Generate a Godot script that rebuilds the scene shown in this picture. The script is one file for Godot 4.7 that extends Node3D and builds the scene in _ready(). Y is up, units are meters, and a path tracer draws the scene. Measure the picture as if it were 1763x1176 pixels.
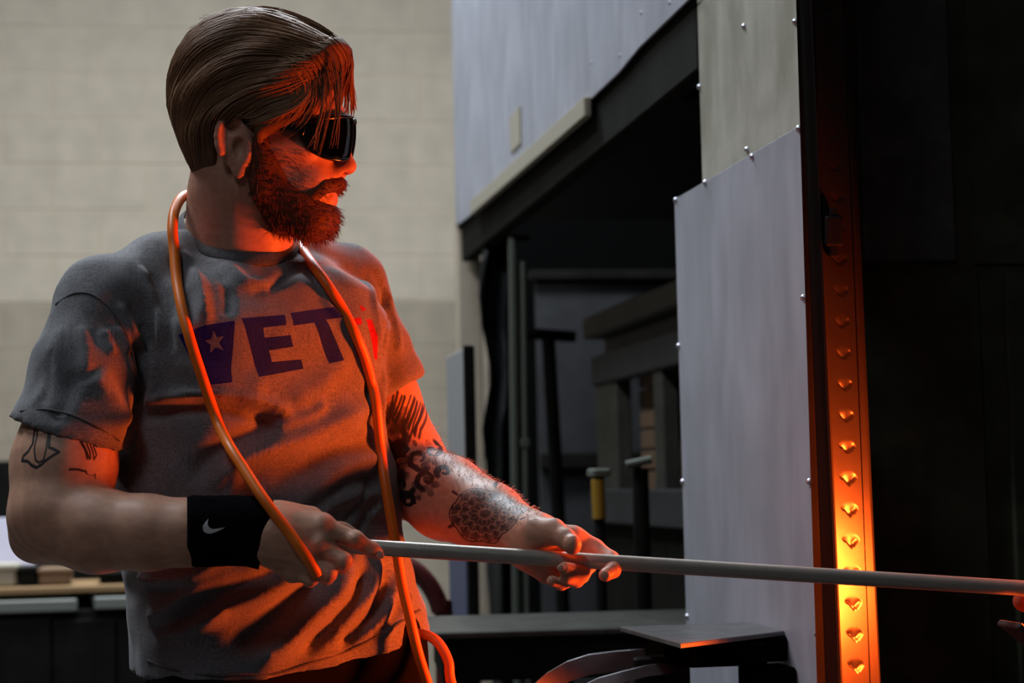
extends Node3D

# A man works a blowpipe beside a sheet-metal furnace enclosure. Room axes: x to the right, y up, -z away.
const FOV := 20.0
const YAW := -9.7
const PITCH := 4.15
const ROLL := -1.25
const EYE := Vector3(0, 1.25, 0)
const W := 1763.0
const H := 1176.0
const PX := 0.806          # the plane of the enclosure's sheet metal
const ZW := -8.6           # the face of the block wall
var F := 0.0
var B := Basis()
var rng := RandomNumberGenerator.new()
var M := {}
var used := {}

func _ready() -> void:
	rng.seed = 7
	F = H * 0.5 / tan(deg_to_rad(FOV * 0.5))
	B = Basis(Vector3.UP, deg_to_rad(YAW)) * Basis(Vector3.RIGHT, deg_to_rad(PITCH)) * Basis(Vector3.BACK, deg_to_rad(ROLL))
	# camera
	var cam := Camera3D.new()
	cam.name = "camera"
	cam.transform = Transform3D(B, EYE)
	cam.fov = FOV
	cam.near = 0.05
	cam.far = 60.0
	cam.current = true
	var ca := CameraAttributesPhysical.new()
	ca.frustum_focal_length = 68.0
	ca.exposure_aperture = 5.6
	ca.frustum_focus_distance = 2.3
	ca.frustum_near = 0.05
	ca.frustum_far = 60.0
	cam.attributes = ca
	add_child(cam)
	cam.fov = FOV
	# surroundings and exposure
	var env := Environment.new()
	env.background_mode = Environment.BG_COLOR
	env.background_color = Color(0, 0, 0)
	env.tonemap_mode = Environment.TONE_MAPPER_LINEAR
	env.tonemap_exposure = 1.0
	env.sdfgi_enabled = true
	env.ssao_enabled = true
	env.ssil_enabled = true
	var we := WorldEnvironment.new()
	we.name = "surroundings"
	we.environment = env
	add_child(we)
	# large lamps: cool fixtures under the roof and an added fill; the fire's own lamp is in glory_hole()
	ceiling_lamp(Vector3(0.35, 4.55, -5.3), Vector2(1.8, 0.6), 23.0, "long cool white workshop light hung under the roof near the block wall")
	ceiling_lamp(Vector3(-1.4, 4.55, -3.3), Vector2(0.6, 2.0), 9.5, "long cool white workshop light hung under the roof behind the man")
	ceiling_lamp(Vector3(-1.4, 4.55, 0.6), Vector2(0.6, 2.0), 1.9, "added unseen fill light hung under the roof above the camera")  # added fill for the camera-facing sides, not a known fitting
	FIRE = 3.7
	materials()
	room()
	enclosure()
	furnace_inside()
	right_side()
	bench_left()
	glory_hole()
	blowpipe()
	person()

var FIRE := 9.0

# ---------------------------------------------------------------- camera-to-place helpers (used to measure where things stand)
func at(px: float, py: float, d: float) -> Vector3:
	return EYE + B * Vector3((px - W * 0.5) / F * d, -(py - H * 0.5) / F * d, -d)

func proj(p: Vector3) -> Vector3:
	var q := B.transposed() * (p - EYE)
	return Vector3(W * 0.5 + F * q.x / -q.z, H * 0.5 - F * q.y / -q.z, -q.z)

func onx(px: float, py: float, X: float) -> Vector3:
	var r := at(px, py, 1.0) - EYE
	return EYE + r * ((X - EYE.x) / r.x)

func ony(px: float, py: float, Y: float) -> Vector3:
	var r := at(px, py, 1.0) - EYE
	return EYE + r * ((Y - EYE.y) / r.y)

func onz(px: float, py: float, Z: float) -> Vector3:
	var r := at(px, py, 1.0) - EYE
	return EYE + r * ((Z - EYE.z) / r.z)

# ---------------------------------------------------------------- naming
func thing(called: String, label := "", category := "", group := "", kind := "") -> Node3D:
	var o := Node3D.new()
	o.name = numbered(called)
	add_child(o)
	tag(o, label, category, group, kind)
	return o

func numbered(called: String) -> String:
	var n: int = used.get(called, 0)
	used[called] = n + 1
	return called if n == 0 else "%s_%03d" % [called, n]

func tag(o: Node, label := "", category := "", group := "", kind := "") -> void:
	if label:
		o.set_meta("label", label)
	if category:
		o.set_meta("category", category)
	if group:
		o.set_meta("group", group)
	if kind:
		o.set_meta("kind", kind)

func put(mesh: Mesh, called: String, m: Material, parent: Node = null) -> MeshInstance3D:
	var o := MeshInstance3D.new()
	if parent == null:
		o.name = numbered(called)
	else:
		var n := 0
		var nm := called
		while parent.has_node(nm):
			n += 1
			nm = "%s_%03d" % [called, n]
		o.name = nm
	o.mesh = mesh
	if m:
		o.material_override = m
	if parent == null:
		add_child(o, true)
	else:
		parent.add_child(o, true)
	return o

# ---------------------------------------------------------------- mesh builder
class MB:
	var v := PackedVector3Array()
	var n := PackedVector3Array()
	var u := PackedVector2Array()
	var c := PackedColorArray()
	var i := PackedInt32Array()

	func tri(a: Vector3, b: Vector3, d: Vector3) -> void:      # a, b, d anticlockwise seen from outside
		var nn := (b - a).cross(d - a).normalized()
		var k := v.size()
		v.append(a); v.append(b); v.append(d)
		n.append(nn); n.append(nn); n.append(nn)
		u.append(Vector2.ZERO); u.append(Vector2(1, 0)); u.append(Vector2(1, 1))
		i.append(k); i.append(k + 2); i.append(k + 1)

	func quad(a: Vector3, b: Vector3, d: Vector3, e: Vector3) -> void:
		tri(a, b, d)
		tri(a, d, e)

	func box(lo: Vector3, hi: Vector3, bev := 0.004, xf := Transform3D()) -> void:   # chamfered
		var ce := (lo + hi) * 0.5
		var hs := (hi - lo) * 0.5
		bev = minf(bev, minf(hs.x, minf(hs.y, hs.z)) * 0.45)
		var ax := [Vector3.RIGHT, Vector3.UP, Vector3.BACK]
		for a in 3:
			var b := (a + 1) % 3
			var d := (a + 2) % 3
			for s in [-1.0, 1.0]:
				var p: Array[Vector3] = []
				for q in [[-1, -1], [1, -1], [1, 1], [-1, 1]]:
					p.append(xf * (ce + ax[a] * hs[a] * s + ax[b] * (hs[b] - bev) * q[0] + ax[d] * (hs[d] - bev) * q[1]))
				if s > 0:
					quad(p[0], p[1], p[2], p[3])
				else:
					quad(p[3], p[2], p[1], p[0])
			for sb in [-1.0, 1.0]:
				for sd in [-1.0, 1.0]:
					var e0: Vector3 = ce + ax[b] * hs[b] * sb + ax[d] * (hs[d] - bev) * sd
					var e1: Vector3 = ce + ax[b] * (hs[b] - bev) * sb + ax[d] * hs[d] * sd
					var l: Vector3 = ax[a] * (hs[a] - bev)
					var r: Array[Vector3] = [xf * (e0 - l), xf * (e0 + l), xf * (e1 + l), xf * (e1 - l)]
					if sb * sd > 0:
						quad(r[3], r[2], r[1], r[0])
					else:
						quad(r[0], r[1], r[2], r[3])
		for sx in [-1.0, 1.0]:
			for sy in [-1.0, 1.0]:
				for sz in [-1.0, 1.0]:
					var t0 := xf * (ce + Vector3(hs.x * sx, (hs.y - bev) * sy, (hs.z - bev) * sz))
					var t1 := xf * (ce + Vector3((hs.x - bev) * sx, hs.y * sy, (hs.z - bev) * sz))
					var t2 := xf * (ce + Vector3((hs.x - bev) * sx, (hs.y - bev) * sy, hs.z * sz))
					if sx * sy * sz > 0:
						tri(t0, t1, t2)
					else:
						tri(t0, t2, t1)

	# a tube along pts; radii one per point; flat scales the section across "wide"
	func tube(pts: PackedVector3Array, radii: PackedFloat32Array, sides := 12, closed := false, caps := true, tint := Color.WHITE) -> void:
		var m := pts.size()
		var k0 := v.size()
		var up := Vector3.ZERO
		for j in m:
			var t: Vector3
			if closed:
				t = (pts[(j + 1) % m] - pts[(j + m - 1) % m]).normalized()
			else:
				t = (pts[mini(j + 1, m - 1)] - pts[maxi(j - 1, 0)]).normalized()
			if j == 0:
				up = t.cross(Vector3(0.31, 0.9, 0.2)).normalized()
			up = (up - t * up.dot(t)).normalized()
			var w := t.cross(up)
			for s in sides:
				var a := TAU * s / sides
				var o := up * cos(a) + w * sin(a)
				v.append(pts[j] + o * radii[j])
				n.append(o)
				u.append(Vector2(float(s) / sides, float(j) / m))
				c.append(tint)
		for j in (m if closed else m - 1):
			for s in sides:
				var a := k0 + j * sides + s
				var b := k0 + j * sides + (s + 1) % sides
				var a2 := k0 + ((j + 1) % m) * sides + s
				var b2 := k0 + ((j + 1) % m) * sides + (s + 1) % sides
				i.append(a); i.append(a2); i.append(b)
				i.append(b); i.append(a2); i.append(b2)
		if caps and not closed:
			for e in [0, m - 1]:
				var t := (pts[0] - pts[1]).normalized() if e == 0 else (pts[m - 1] - pts[m - 2]).normalized()
				var k := v.size()
				v.append(pts[e]); n.append(t); u.append(Vector2.ZERO); c.append(tint)
				for s in sides:
					v.append(v[k0 + e * sides + s]); n.append(t); u.append(Vector2.ZERO); c.append(tint)
				for s in sides:
					if e == 0:
						i.append(k); i.append(k + 1 + s); i.append(k + 1 + (s + 1) % sides)
					else:
						i.append(k); i.append(k + 1 + (s + 1) % sides); i.append(k + 1 + s)

	# rings: array of PackedVector3Array of equal size, joined; outward when rings run anticlockwise seen from the far end
	func loft(rings: Array, cap := true, tint := Color.WHITE) -> void:
		var k0 := v.size()
		var m: int = rings[0].size()
		for r in rings.size():
			for s in m:
				v.append(rings[r][s]); n.append(Vector3.ZERO); u.append(Vector2(float(s) / m, float(r) / rings.size())); c.append(tint)
		for r in rings.size() - 1:
			for s in m:
				var a := k0 + r * m + s
				var b := k0 + r * m + (s + 1) % m
				for t in [[a, b, b + m], [a, b + m, a + m]]:
					var nn := (v[t[1]] - v[t[0]]).cross(v[t[2]] - v[t[0]])
					for q in 3:
						n[t[q]] += nn
					i.append(t[0]); i.append(t[2]); i.append(t[1])
		for q in range(k0, v.size()):
			n[q] = n[q].normalized()
		if cap:
			for e in [0, rings.size() - 1]:
				var ce := Vector3.ZERO
				for s in m:
					ce += rings[e][s] / m
				for s in m:
					if e == 0:
						tric(ce, rings[e][(s + 1) % m], rings[e][s], tint)
					else:
						tric(ce, rings[e][s], rings[e][(s + 1) % m], tint)

	func tric(a: Vector3, b: Vector3, d: Vector3, tint: Color) -> void:
		tri(a, b, d)
		if c.size():
			c.append(tint); c.append(tint); c.append(tint)

	# polygon (anticlockwise seen from tip of "out") extruded along out; bevelled front edge
	func prism(poly: PackedVector3Array, out: Vector3, bev := 0.0) -> void:
		var m := poly.size()
		var ax := poly[1] - poly[0]
		var nn := out.normalized()
		ax = (ax - nn * ax.dot(nn)).normalized()
		var ay := nn.cross(ax)
		var flat := PackedVector2Array()
		var ce := Vector3.ZERO
		for p in poly:
			flat.append(Vector2((p - poly[0]).dot(ax), (p - poly[0]).dot(ay)))
			ce += p / m
		var top := PackedVector3Array()
		var mid := PackedVector3Array()
		for j in m:
			var e0 := (poly[j] - poly[(j + m - 1) % m]).normalized()
			var e1 := (poly[(j + 1) % m] - poly[j]).normalized()
			var o := -((nn.cross(e0)) + (nn.cross(e1))).normalized()
			top.append(poly[j] + out - o * bev)
			mid.append(poly[j] + out - nn * bev)
		for j in m:
			var j2 := (j + 1) % m
			quad(poly[j], poly[j2], mid[j2], mid[j])
			if bev > 0.0:
				quad(mid[j], mid[j2], top[j2], top[j])
		var ids := Geometry2D.triangulate_polygon(flat)
		for t in range(0, ids.size(), 3):
			var a := ids[t]
			var b := ids[t + 1]
			var d := ids[t + 2]
			if (flat[b] - flat[a]).cross(flat[d] - flat[a]) < 0:
				var x := b
				b = d
				d = x
			tri(top[a], top[b], top[d])
			tri(poly[a], poly[d], poly[b])

	# profile of (radius, height) turned round an axis
	func lathe(profile: PackedVector2Array, origin: Vector3, axis: Vector3, sides := 24) -> void:
		var side := axis.cross(Vector3(0.3, 0.2, 0.9)).normalized()
		var oth := axis.cross(side)
		var rings := []
		for p in profile:
			var r := PackedVector3Array()
			for s in sides:
				var a := TAU * s / sides
				r.append(origin + axis * p.y + (side * cos(a) + oth * sin(a)) * p.x)
			rings.append(r)
		loft(rings, false)

	func mesh(m: Material = null, into: ArrayMesh = null) -> ArrayMesh:
		var am := into if into else ArrayMesh.new()
		var a := []
		a.resize(Mesh.ARRAY_MAX)
		a[Mesh.ARRAY_VERTEX] = v
		a[Mesh.ARRAY_NORMAL] = n
		if u.size() == v.size():
			a[Mesh.ARRAY_TEX_UV] = u
		if c.size() == v.size():
			a[Mesh.ARRAY_COLOR] = c
		a[Mesh.ARRAY_INDEX] = i
		am.add_surface_from_arrays(Mesh.PRIMITIVE_TRIANGLES, a)
		if m:
			am.surface_set_material(am.get_surface_count() - 1, m)
		return am

func spline(pts: Array, per := 8) -> PackedVector3Array:
	var out := PackedVector3Array()
	for j in pts.size() - 1:
		var p0: Vector3 = pts[maxi(j - 1, 0)]
		var p1: Vector3 = pts[j]
		var p2: Vector3 = pts[j + 1]
		var p3: Vector3 = pts[mini(j + 2, pts.size() - 1)]
		for k in per:
			var t := float(k) / per
			out.append(0.5 * ((2.0 * p1) + (p2 - p0) * t + (2.0 * p0 - 5.0 * p1 + 4.0 * p2 - p3) * t * t + (3.0 * p1 - p0 - 3.0 * p2 + p3) * t * t * t))
	out.append(pts[pts.size() - 1])
	return out

func same(n: int, r: float) -> PackedFloat32Array:
	var a := PackedFloat32Array()
	a.resize(n)
	a.fill(r)
	return a

# ---------------------------------------------------------------- fields: smooth unions of tapered capsules, ellipsoids and traced shapes
class Field:
	var kind := PackedInt32Array()      # 0 capsule 1 ellipsoid 2 callable
	var op := PackedInt32Array()        # 0 join 1 cut away 2 keep inside
	var a: Array[Vector3] = []
	var ba: Array[Vector3] = []
	var bb := PackedFloat32Array()
	var ra := PackedFloat32Array()
	var rb := PackedFloat32Array()
	var kk := PackedFloat32Array()
	var inv: Array[Basis] = []
	var rad: Array[Vector3] = []
	var fn: Array[Callable] = []
	var none: Callable
	var cn: Array[Vector3] = []         # clip normal (zero: none)
	var cp: Array[Vector3] = []
	var lo := Vector3(1e9, 1e9, 1e9)
	var hi := Vector3(-1e9, -1e9, -1e9)

	func _add(k: int, o: int, p: Vector3, q: Vector3, r0: float, r1: float, sm: float, iv: Basis, rr: Vector3, f: Callable, n: Vector3, c: Vector3) -> void:
		kind.append(k); op.append(o); a.append(p); ba.append(q - p); bb.append(maxf((q - p).length_squared(), 1e-9)); ra.append(r0); rb.append(r1); kk.append(sm)
		inv.append(iv); rad.append(rr); fn.append(f); cn.append(n); cp.append(c)

	func grow(p: Vector3, r: float) -> void:
		lo = lo.min(p - Vector3(r, r, r))
		hi = hi.max(p + Vector3(r, r, r))

	func cap(p: Vector3, q: Vector3, r0: float, r1: float, sm := 0.01, o := 0, n := Vector3.ZERO, c := Vector3.ZERO) -> void:
		_add(0, o, p, q, r0, r1, sm, Basis(), Vector3.ONE, none, n, c)
		if o == 0:
			grow(p, r0)
			grow(q, r1)

	func ell(p: Vector3, r: Vector3, bas := Basis(), sm := 0.01, o := 0) -> void:
		_add(1, o, p, p, 0, 0, sm, bas.transposed(), r, none, Vector3.ZERO, Vector3.ZERO)
		if o == 0:
			grow(p, maxf(r.x, maxf(r.y, r.z)))

	func custom(f: Callable, sm := 0.01, o := 0) -> void:
		_add(2, o, Vector3.ZERO, Vector3.ZERO, 0, 0, sm, Basis(), Vector3.ONE, f, Vector3.ZERO, Vector3.ZERO)

	func one(j: int, p: Vector3) -> float:
		var k := kind[j]
		if k == 0:
			var pa := p - a[j]
			var h := clampf(pa.dot(ba[j]) / bb[j], 0.0, 1.0)
			var d := (pa - ba[j] * h).length() - (ra[j] + (rb[j] - ra[j]) * h)
			if cn[j] != Vector3.ZERO:
				d = maxf(d, (p - cp[j]).dot(cn[j]))
			return d
		if k == 1:
			var q := (inv[j] * (p - a[j])) / rad[j]
			var k0 := q.length()
			var k1 := (q / rad[j]).length()
			return k0 * (k0 - 1.0) / maxf(k1, 1e-6)
		return fn[j].call(p)

	func ev(p: Vector3, ids: PackedInt32Array) -> float:
		var d := 1.0
		for j in ids:
			var e := one(j, p)
			var s := kk[j]
			var o := op[j]
			if o == 0:
				var h := maxf(s - absf(d - e), 0.0)
				d = minf(d, e) - h * h / (4.0 * s)
			else:
				if o == 1:
					e = -e
				var h := maxf(s - absf(d - e), 0.0)
				d = maxf(d, e) + h * h / (4.0 * s)
		return d

	func mesh(h: float) -> Dictionary:
		var all := PackedInt32Array(range(kind.size()))
		var N := 8
		var bs := h * N
		var l := lo - Vector3.ONE * h * 2.0
		var nb := ((hi - l) / bs).ceil() + Vector3.ONE
		var hd := bs * 0.8661
		var cells := {}
		var verts := PackedVector3Array()
		var quads := PackedInt32Array()     # cell key, axis, sign
		var S := N + 1
		var sx := int(nb.x) * N + 2
		var sy := int(nb.y) * N + 2
		var val := PackedFloat32Array()
		val.resize(S * S * S)
		for bz in int(nb.z):
			for by in int(nb.y):
				for bx in int(nb.x):
					var org := l + Vector3(bx, by, bz) * bs
					var ce := org + Vector3.ONE * bs * 0.5
					var ds := PackedFloat32Array()
					var u := 1.0
					for j in all:
						var e := one(j, ce)
						ds.append(e)
						if op[j] == 0:
							u = minf(u, e)
					if u > hd * 1.35 + 0.01:
						continue
					var f := ev(ce, all)
					if absf(f) > hd * 1.5 + 0.012:
						continue
					var ids := PackedInt32Array()
					for j in all:
						if op[j] == 0:
							if ds[j] < u + hd * 2.6 + kk[j]:
								ids.append(j)
						elif op[j] == 1:
							if ds[j] < hd * 2.0 + kk[j]:
								ids.append(j)
						elif ds[j] > -hd * 2.0 - kk[j]:
							ids.append(j)
					var q := 0
					for z in S:
						for y in S:
							for x in S:
								val[q] = ev(org + Vector3(x, y, z) * h, ids)
								q += 1
					for z in N:
						for y in N:
							for x in N:
								var i0 := x + S * (y + S * z)
								var v0 := val[i0]
								var v1 := val[i0 + 1]
								var v2 := val[i0 + S]
								var v3 := val[i0 + S + 1]
								var v4 := val[i0 + S * S]
								var v5 := val[i0 + S * S + 1]
								var v6 := val[i0 + S * S + S]
								var v7 := val[i0 + S * S + S + 1]
								var cnt := int(v0 < 0) + int(v1 < 0) + int(v2 < 0) + int(v3 < 0) + int(v4 < 0) + int(v5 < 0) + int(v6 < 0) + int(v7 < 0)
								if cnt == 0 or cnt == 8:
									continue
								var sum := Vector3.ZERO
								var m := 0
								if (v0 < 0) != (v1 < 0): sum += Vector3(v0 / (v0 - v1), 0, 0); m += 1
								if (v2 < 0) != (v3 < 0): sum += Vector3(v2 / (v2 - v3), 1, 0); m += 1
								if (v4 < 0) != (v5 < 0): sum += Vector3(v4 / (v4 - v5), 0, 1); m += 1
								if (v6 < 0) != (v7 < 0): sum += Vector3(v6 / (v6 - v7), 1, 1); m += 1
								if (v0 < 0) != (v2 < 0): sum += Vector3(0, v0 / (v0 - v2), 0); m += 1
								if (v1 < 0) != (v3 < 0): sum += Vector3(1, v1 / (v1 - v3), 0); m += 1
								if (v4 < 0) != (v6 < 0): sum += Vector3(0, v4 / (v4 - v6), 1); m += 1
								if (v5 < 0) != (v7 < 0): sum += Vector3(1, v5 / (v5 - v7), 1); m += 1
								if (v0 < 0) != (v4 < 0): sum += Vector3(0, 0, v0 / (v0 - v4)); m += 1
								if (v1 < 0) != (v5 < 0): sum += Vector3(1, 0, v1 / (v1 - v5)); m += 1
								if (v2 < 0) != (v6 < 0): sum += Vector3(0, 1, v2 / (v2 - v6)); m += 1
								if (v3 < 0) != (v7 < 0): sum += Vector3(1, 1, v3 / (v3 - v7)); m += 1
								var key := (bx * N + x) + sx * ((by * N + y) + sy * (bz * N + z))
								cells[key] = verts.size()
								verts.append(org + (Vector3(x, y, z) + sum / m) * h)
								if (v0 < 0) != (v1 < 0): quads.append(key); quads.append(0); quads.append(1 if v0 < 0 else -1)
								if (v0 < 0) != (v2 < 0): quads.append(key); quads.append(1); quads.append(1 if v0 < 0 else -1)
								if (v0 < 0) != (v4 < 0): quads.append(key); quads.append(2); quads.append(1 if v0 < 0 else -1)
		var idx := PackedInt32Array()
		var step := [1, sx, sx * sy]
		for t in range(0, quads.size(), 3):
			var key := quads[t]
			var sb: int = step[(quads[t + 1] + 1) % 3]
			var sc: int = step[(quads[t + 1] + 2) % 3]
			var c0: int = cells.get(key - sb - sc, -1)
			var c1: int = cells.get(key - sc, -1)
			var c2: int = cells.get(key, -1)
			var c3: int = cells.get(key - sb, -1)
			if c0 < 0 or c1 < 0 or c2 < 0 or c3 < 0:
				continue
			if quads[t + 2] > 0:
				idx.append_array([c0, c2, c1, c0, c3, c2])
			else:
				idx.append_array([c0, c1, c2, c0, c2, c3])
		return {"v": verts, "i": idx}

static func normals(v: PackedVector3Array, i: PackedInt32Array) -> PackedVector3Array:
	var n := PackedVector3Array()
	n.resize(v.size())
	for t in range(0, i.size(), 3):
		var a := i[t]
		var b := i[t + 1]
		var c := i[t + 2]
		var nn := (v[c] - v[a]).cross(v[b] - v[a])
		n[a] += nn
		n[b] += nn
		n[c] += nn
	for k in n.size():
		n[k] = n[k].normalized()
	return n

func built(f: Field, h: float) -> MB:
	var d := f.mesh(h)
	var mb := MB.new()
	mb.v = d.v
	mb.i = d.i
	mb.n = normals(mb.v, mb.i)
	return mb

# looks up the vertex of a mesh that the camera-side ray through (px, py) meets
class Look:
	var grid := {}
	var pr := PackedVector3Array()
	var mb: MB

	func _init(host: Node3D, m: MB) -> void:
		mb = m
		for k in m.v.size():
			var p: Vector3 = host.proj(m.v[k])
			pr.append(p)
			if (m.v[k] - host.EYE).dot(m.n[k]) < 0.0:
				var key := Vector2i(int(p.x / 10.0), int(p.y / 10.0))
				if not grid.has(key):
					grid[key] = PackedInt32Array()
				grid[key].append(k)

	func find(px: float, py: float) -> int:
		var best := -1
		var bd := 1e9
		var g := Vector2i(int(px / 10.0), int(py / 10.0))
		for ring in [1, 3, 8]:
			for y in range(-ring, ring + 1):
				for x in range(-ring, ring + 1):
					for k in grid.get(g + Vector2i(x, y), PackedInt32Array()):
						var dd := Vector2(pr[k].x - px, pr[k].y - py).length() + pr[k].z * 60.0
						if dd < bd:
							bd = dd
							best = k
			if best >= 0:
				return best
		return best

# ---------------------------------------------------------------- materials
func plain(col: Color, rough := 0.7, metal := 0.0, spec := 0.5) -> StandardMaterial3D:
	var m := StandardMaterial3D.new()
	m.albedo_color = col
	m.roughness = rough
	m.metallic = metal
	m.metallic_specular = spec
	return m

func noise_tex(freq: float, seed_: int, lo: Color, hi: Color, size := 256, oct := 4, stretch := Vector2.ONE) -> Texture2D:
	# computed picture that repeats without a seam
	var fn := FastNoiseLite.new()
	fn.seed = seed_
	fn.noise_type = FastNoiseLite.TYPE_SIMPLEX_SMOOTH
	fn.frequency = freq
	fn.fractal_octaves = oct
	var im := Image.create(size, size, false, Image.FORMAT_RGB8)
	var R := size / TAU
	for y in size:
		for x in size:
			var a := TAU * x / size
			var b := TAU * y / size
			var k := fn.get_noise_3d(cos(a) * R * stretch.x, sin(a) * R * stretch.x, cos(b) * R * stretch.y + 300.0) + fn.get_noise_3d(cos(b) * R * stretch.y, sin(b) * R * stretch.y, sin(a) * R * stretch.x + 70.0)
			im.set_pixel(x, y, lo.lerp(hi, clampf(0.5 + k * 0.75, 0.0, 1.0)))
	return ImageTexture.create_from_image(im)

func tri(m: StandardMaterial3D, t: Texture2D, scale: Vector3, rough_t: Texture2D = null) -> StandardMaterial3D:
	m.albedo_texture = t
	m.uv1_triplanar = true
	m.uv1_world_triplanar = true
	m.uv1_scale = scale
	if rough_t:
		m.roughness_texture = rough_t
	return m

func materials() -> void:
	var mott := noise_tex(0.02, 3, Color(0.80, 0.80, 0.80), Color(1, 1, 1))
	var pale := noise_tex(0.02, 4, Color(0.94, 0.94, 0.94), Color(1, 1, 1))
	var streak := noise_tex(0.02, 5, Color(0.88, 0.88, 0.88), Color(1, 1, 1), 256, 4, Vector2(1.3, 0.5))
	var fine := noise_tex(0.18, 9, Color(0.5, 0.5, 0.5), Color(1, 1, 1), 256, 3)
	var smear := noise_tex(0.016, 15, Color(0.80, 0.80, 0.77), Color(1, 1, 1), 256, 5, Vector2(1.0, 0.6))
	M.block_cream = tri(plain(Color(0.80, 0.745, 0.66), 0.8), pale, Vector3(1.3, 1.3, 1.3))
	M.block_taupe = tri(plain(Color(0.69, 0.635, 0.555), 0.8), pale, Vector3(1.3, 1.3, 1.3))
	M.mortar_cream = plain(Color(0.79, 0.735, 0.65), 0.9)
	M.paint = plain(Color(0.72, 0.71, 0.68), 0.85)
	M.ceil = plain(Color(0.30, 0.30, 0.31), 0.9)
	M.concrete = tri(plain(Color(0.30, 0.29, 0.28), 0.7), mott, Vector3(0.8, 0.8, 0.8))
	M.galv = tri(plain(Color(0.66, 0.67, 0.71), 0.55, 0.25), streak, Vector3(1.6, 1.6, 1.6))
	M.galv_old = tri(plain(Color(0.69, 0.68, 0.63), 0.6, 0.2), smear, Vector3(2.4, 2.4, 2.4))
	M.rivet = plain(Color(0.75, 0.76, 0.8), 0.3, 0.9)
	M.black_steel = tri(plain(Color(0.10, 0.10, 0.10), 0.6, 0.0, 0.3), mott, Vector3(2, 2, 2))
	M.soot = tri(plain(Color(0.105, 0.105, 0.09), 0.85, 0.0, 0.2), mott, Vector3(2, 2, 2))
	M.furnace_black = tri(plain(Color(0.36, 0.36, 0.30), 0.85, 0.0, 0.2), mott, Vector3(2, 2, 2))  # colour lifted to stand in for veiling glare over the black housing
	M.furnace_steel = tri(plain(Color(0.45, 0.45, 0.46), 0.6, 0.0, 0.3), mott, Vector3(2, 2, 2))  # lifted for the same glare
	M.matte_black = plain(Color(0.035, 0.035, 0.035), 1.0, 0.0, 0.0)  # near-black colour stands in for blocked firelight under the shelf
	M.flange = plain(Color(0.16, 0.15, 0.14), 0.8, 0.0, 0.15)
	M.post = tri(plain(Color(0.32, 0.30, 0.285), 0.28, 0.72), pale, Vector3(6, 6, 6))
	M.dark_grey = tri(plain(Color(0.165, 0.168, 0.178), 0.7), mott, Vector3(2, 2, 2))
	M.olive = tri(plain(Color(0.245, 0.245, 0.215), 0.65), mott, Vector3(3, 3, 3))
	M.grey_board = plain(Color(0.56, 0.56, 0.56), 0.7)
	M.blue_board = plain(Color(0.30, 0.32, 0.42), 0.6)
	M.brick = plain(Color(0.48, 0.38, 0.29), 0.9)
	M.curtain = plain(Color(0.08, 0.09, 0.09), 0.5)
	M.bar = plain(Color(0.34, 0.36, 0.32), 0.6, 0.2)
	M.tabletop = tri(plain(Color(0.30, 0.30, 0.28), 0.38, 0.5), mott, Vector3(3, 3, 3))
	M.plate = tri(plain(Color(0.40, 0.40, 0.40), 0.35, 0.6), mott, Vector3(5, 5, 5))
	M.chrome = plain(Color(0.50, 0.50, 0.51), 0.3, 0.75)
	M.yellow = plain(Color(0.62, 0.47, 0.10), 0.6)
	M.wood = plain(Color(0.55, 0.43, 0.28), 0.7)
	M.white = plain(Color(0.93, 0.93, 0.96), 0.6)
	M.tape = plain(Color(0.60, 0.57, 0.50), 0.8)
	M.red_hose = plain(Color(0.32, 0.08, 0.07), 0.5)
	M.firelit_orange = plain(Color(0.55, 0.22, 0.10), 0.8)  # orange firelight put into the colour of the roller balls
	M.pipe = tri(plain(Color(0.74, 0.72, 0.68), 0.36, 0.45), pale, Vector3(9, 9, 9))
	M.hose = plain(Color(0.92, 0.46, 0.10), 0.42)
	M.lamp = plain(Color(1, 1, 1), 0.6)
	M.lamp.emission_enabled = true
	M.lamp.emission = Color(0.93, 0.96, 1.0)
	M.lamp.emission_energy_multiplier = 2.0
	M.sheet_glow = plain(Color(0.5, 0.5, 0.55), 0.6)  # emission put in to brighten the white sheet, no known lamp
	M.sheet_glow.emission_enabled = true
	M.sheet_glow.emission = Color(0.88, 0.88, 0.98)
	M.sheet_glow.emission_energy_multiplier = 0.5
	M.fire = plain(Color(0.3, 0.1, 0.05), 0.9)
	M.fire.emission_enabled = true
	M.fire.emission = Color(1.0, 0.42, 0.14)
	M.fire.emission_energy_multiplier = 3.0
	M.fine = fine
	M.mott = mott

# ---------------------------------------------------------------- room
func slab(called: String, lo: Vector3, hi: Vector3, m: Material) -> MeshInstance3D:
	var mb := MB.new()
	mb.box(lo, hi, 0.002)
	var o := put(mb.mesh(), called, m)
	tag(o, "", "", "", "structure")
	return o

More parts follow.
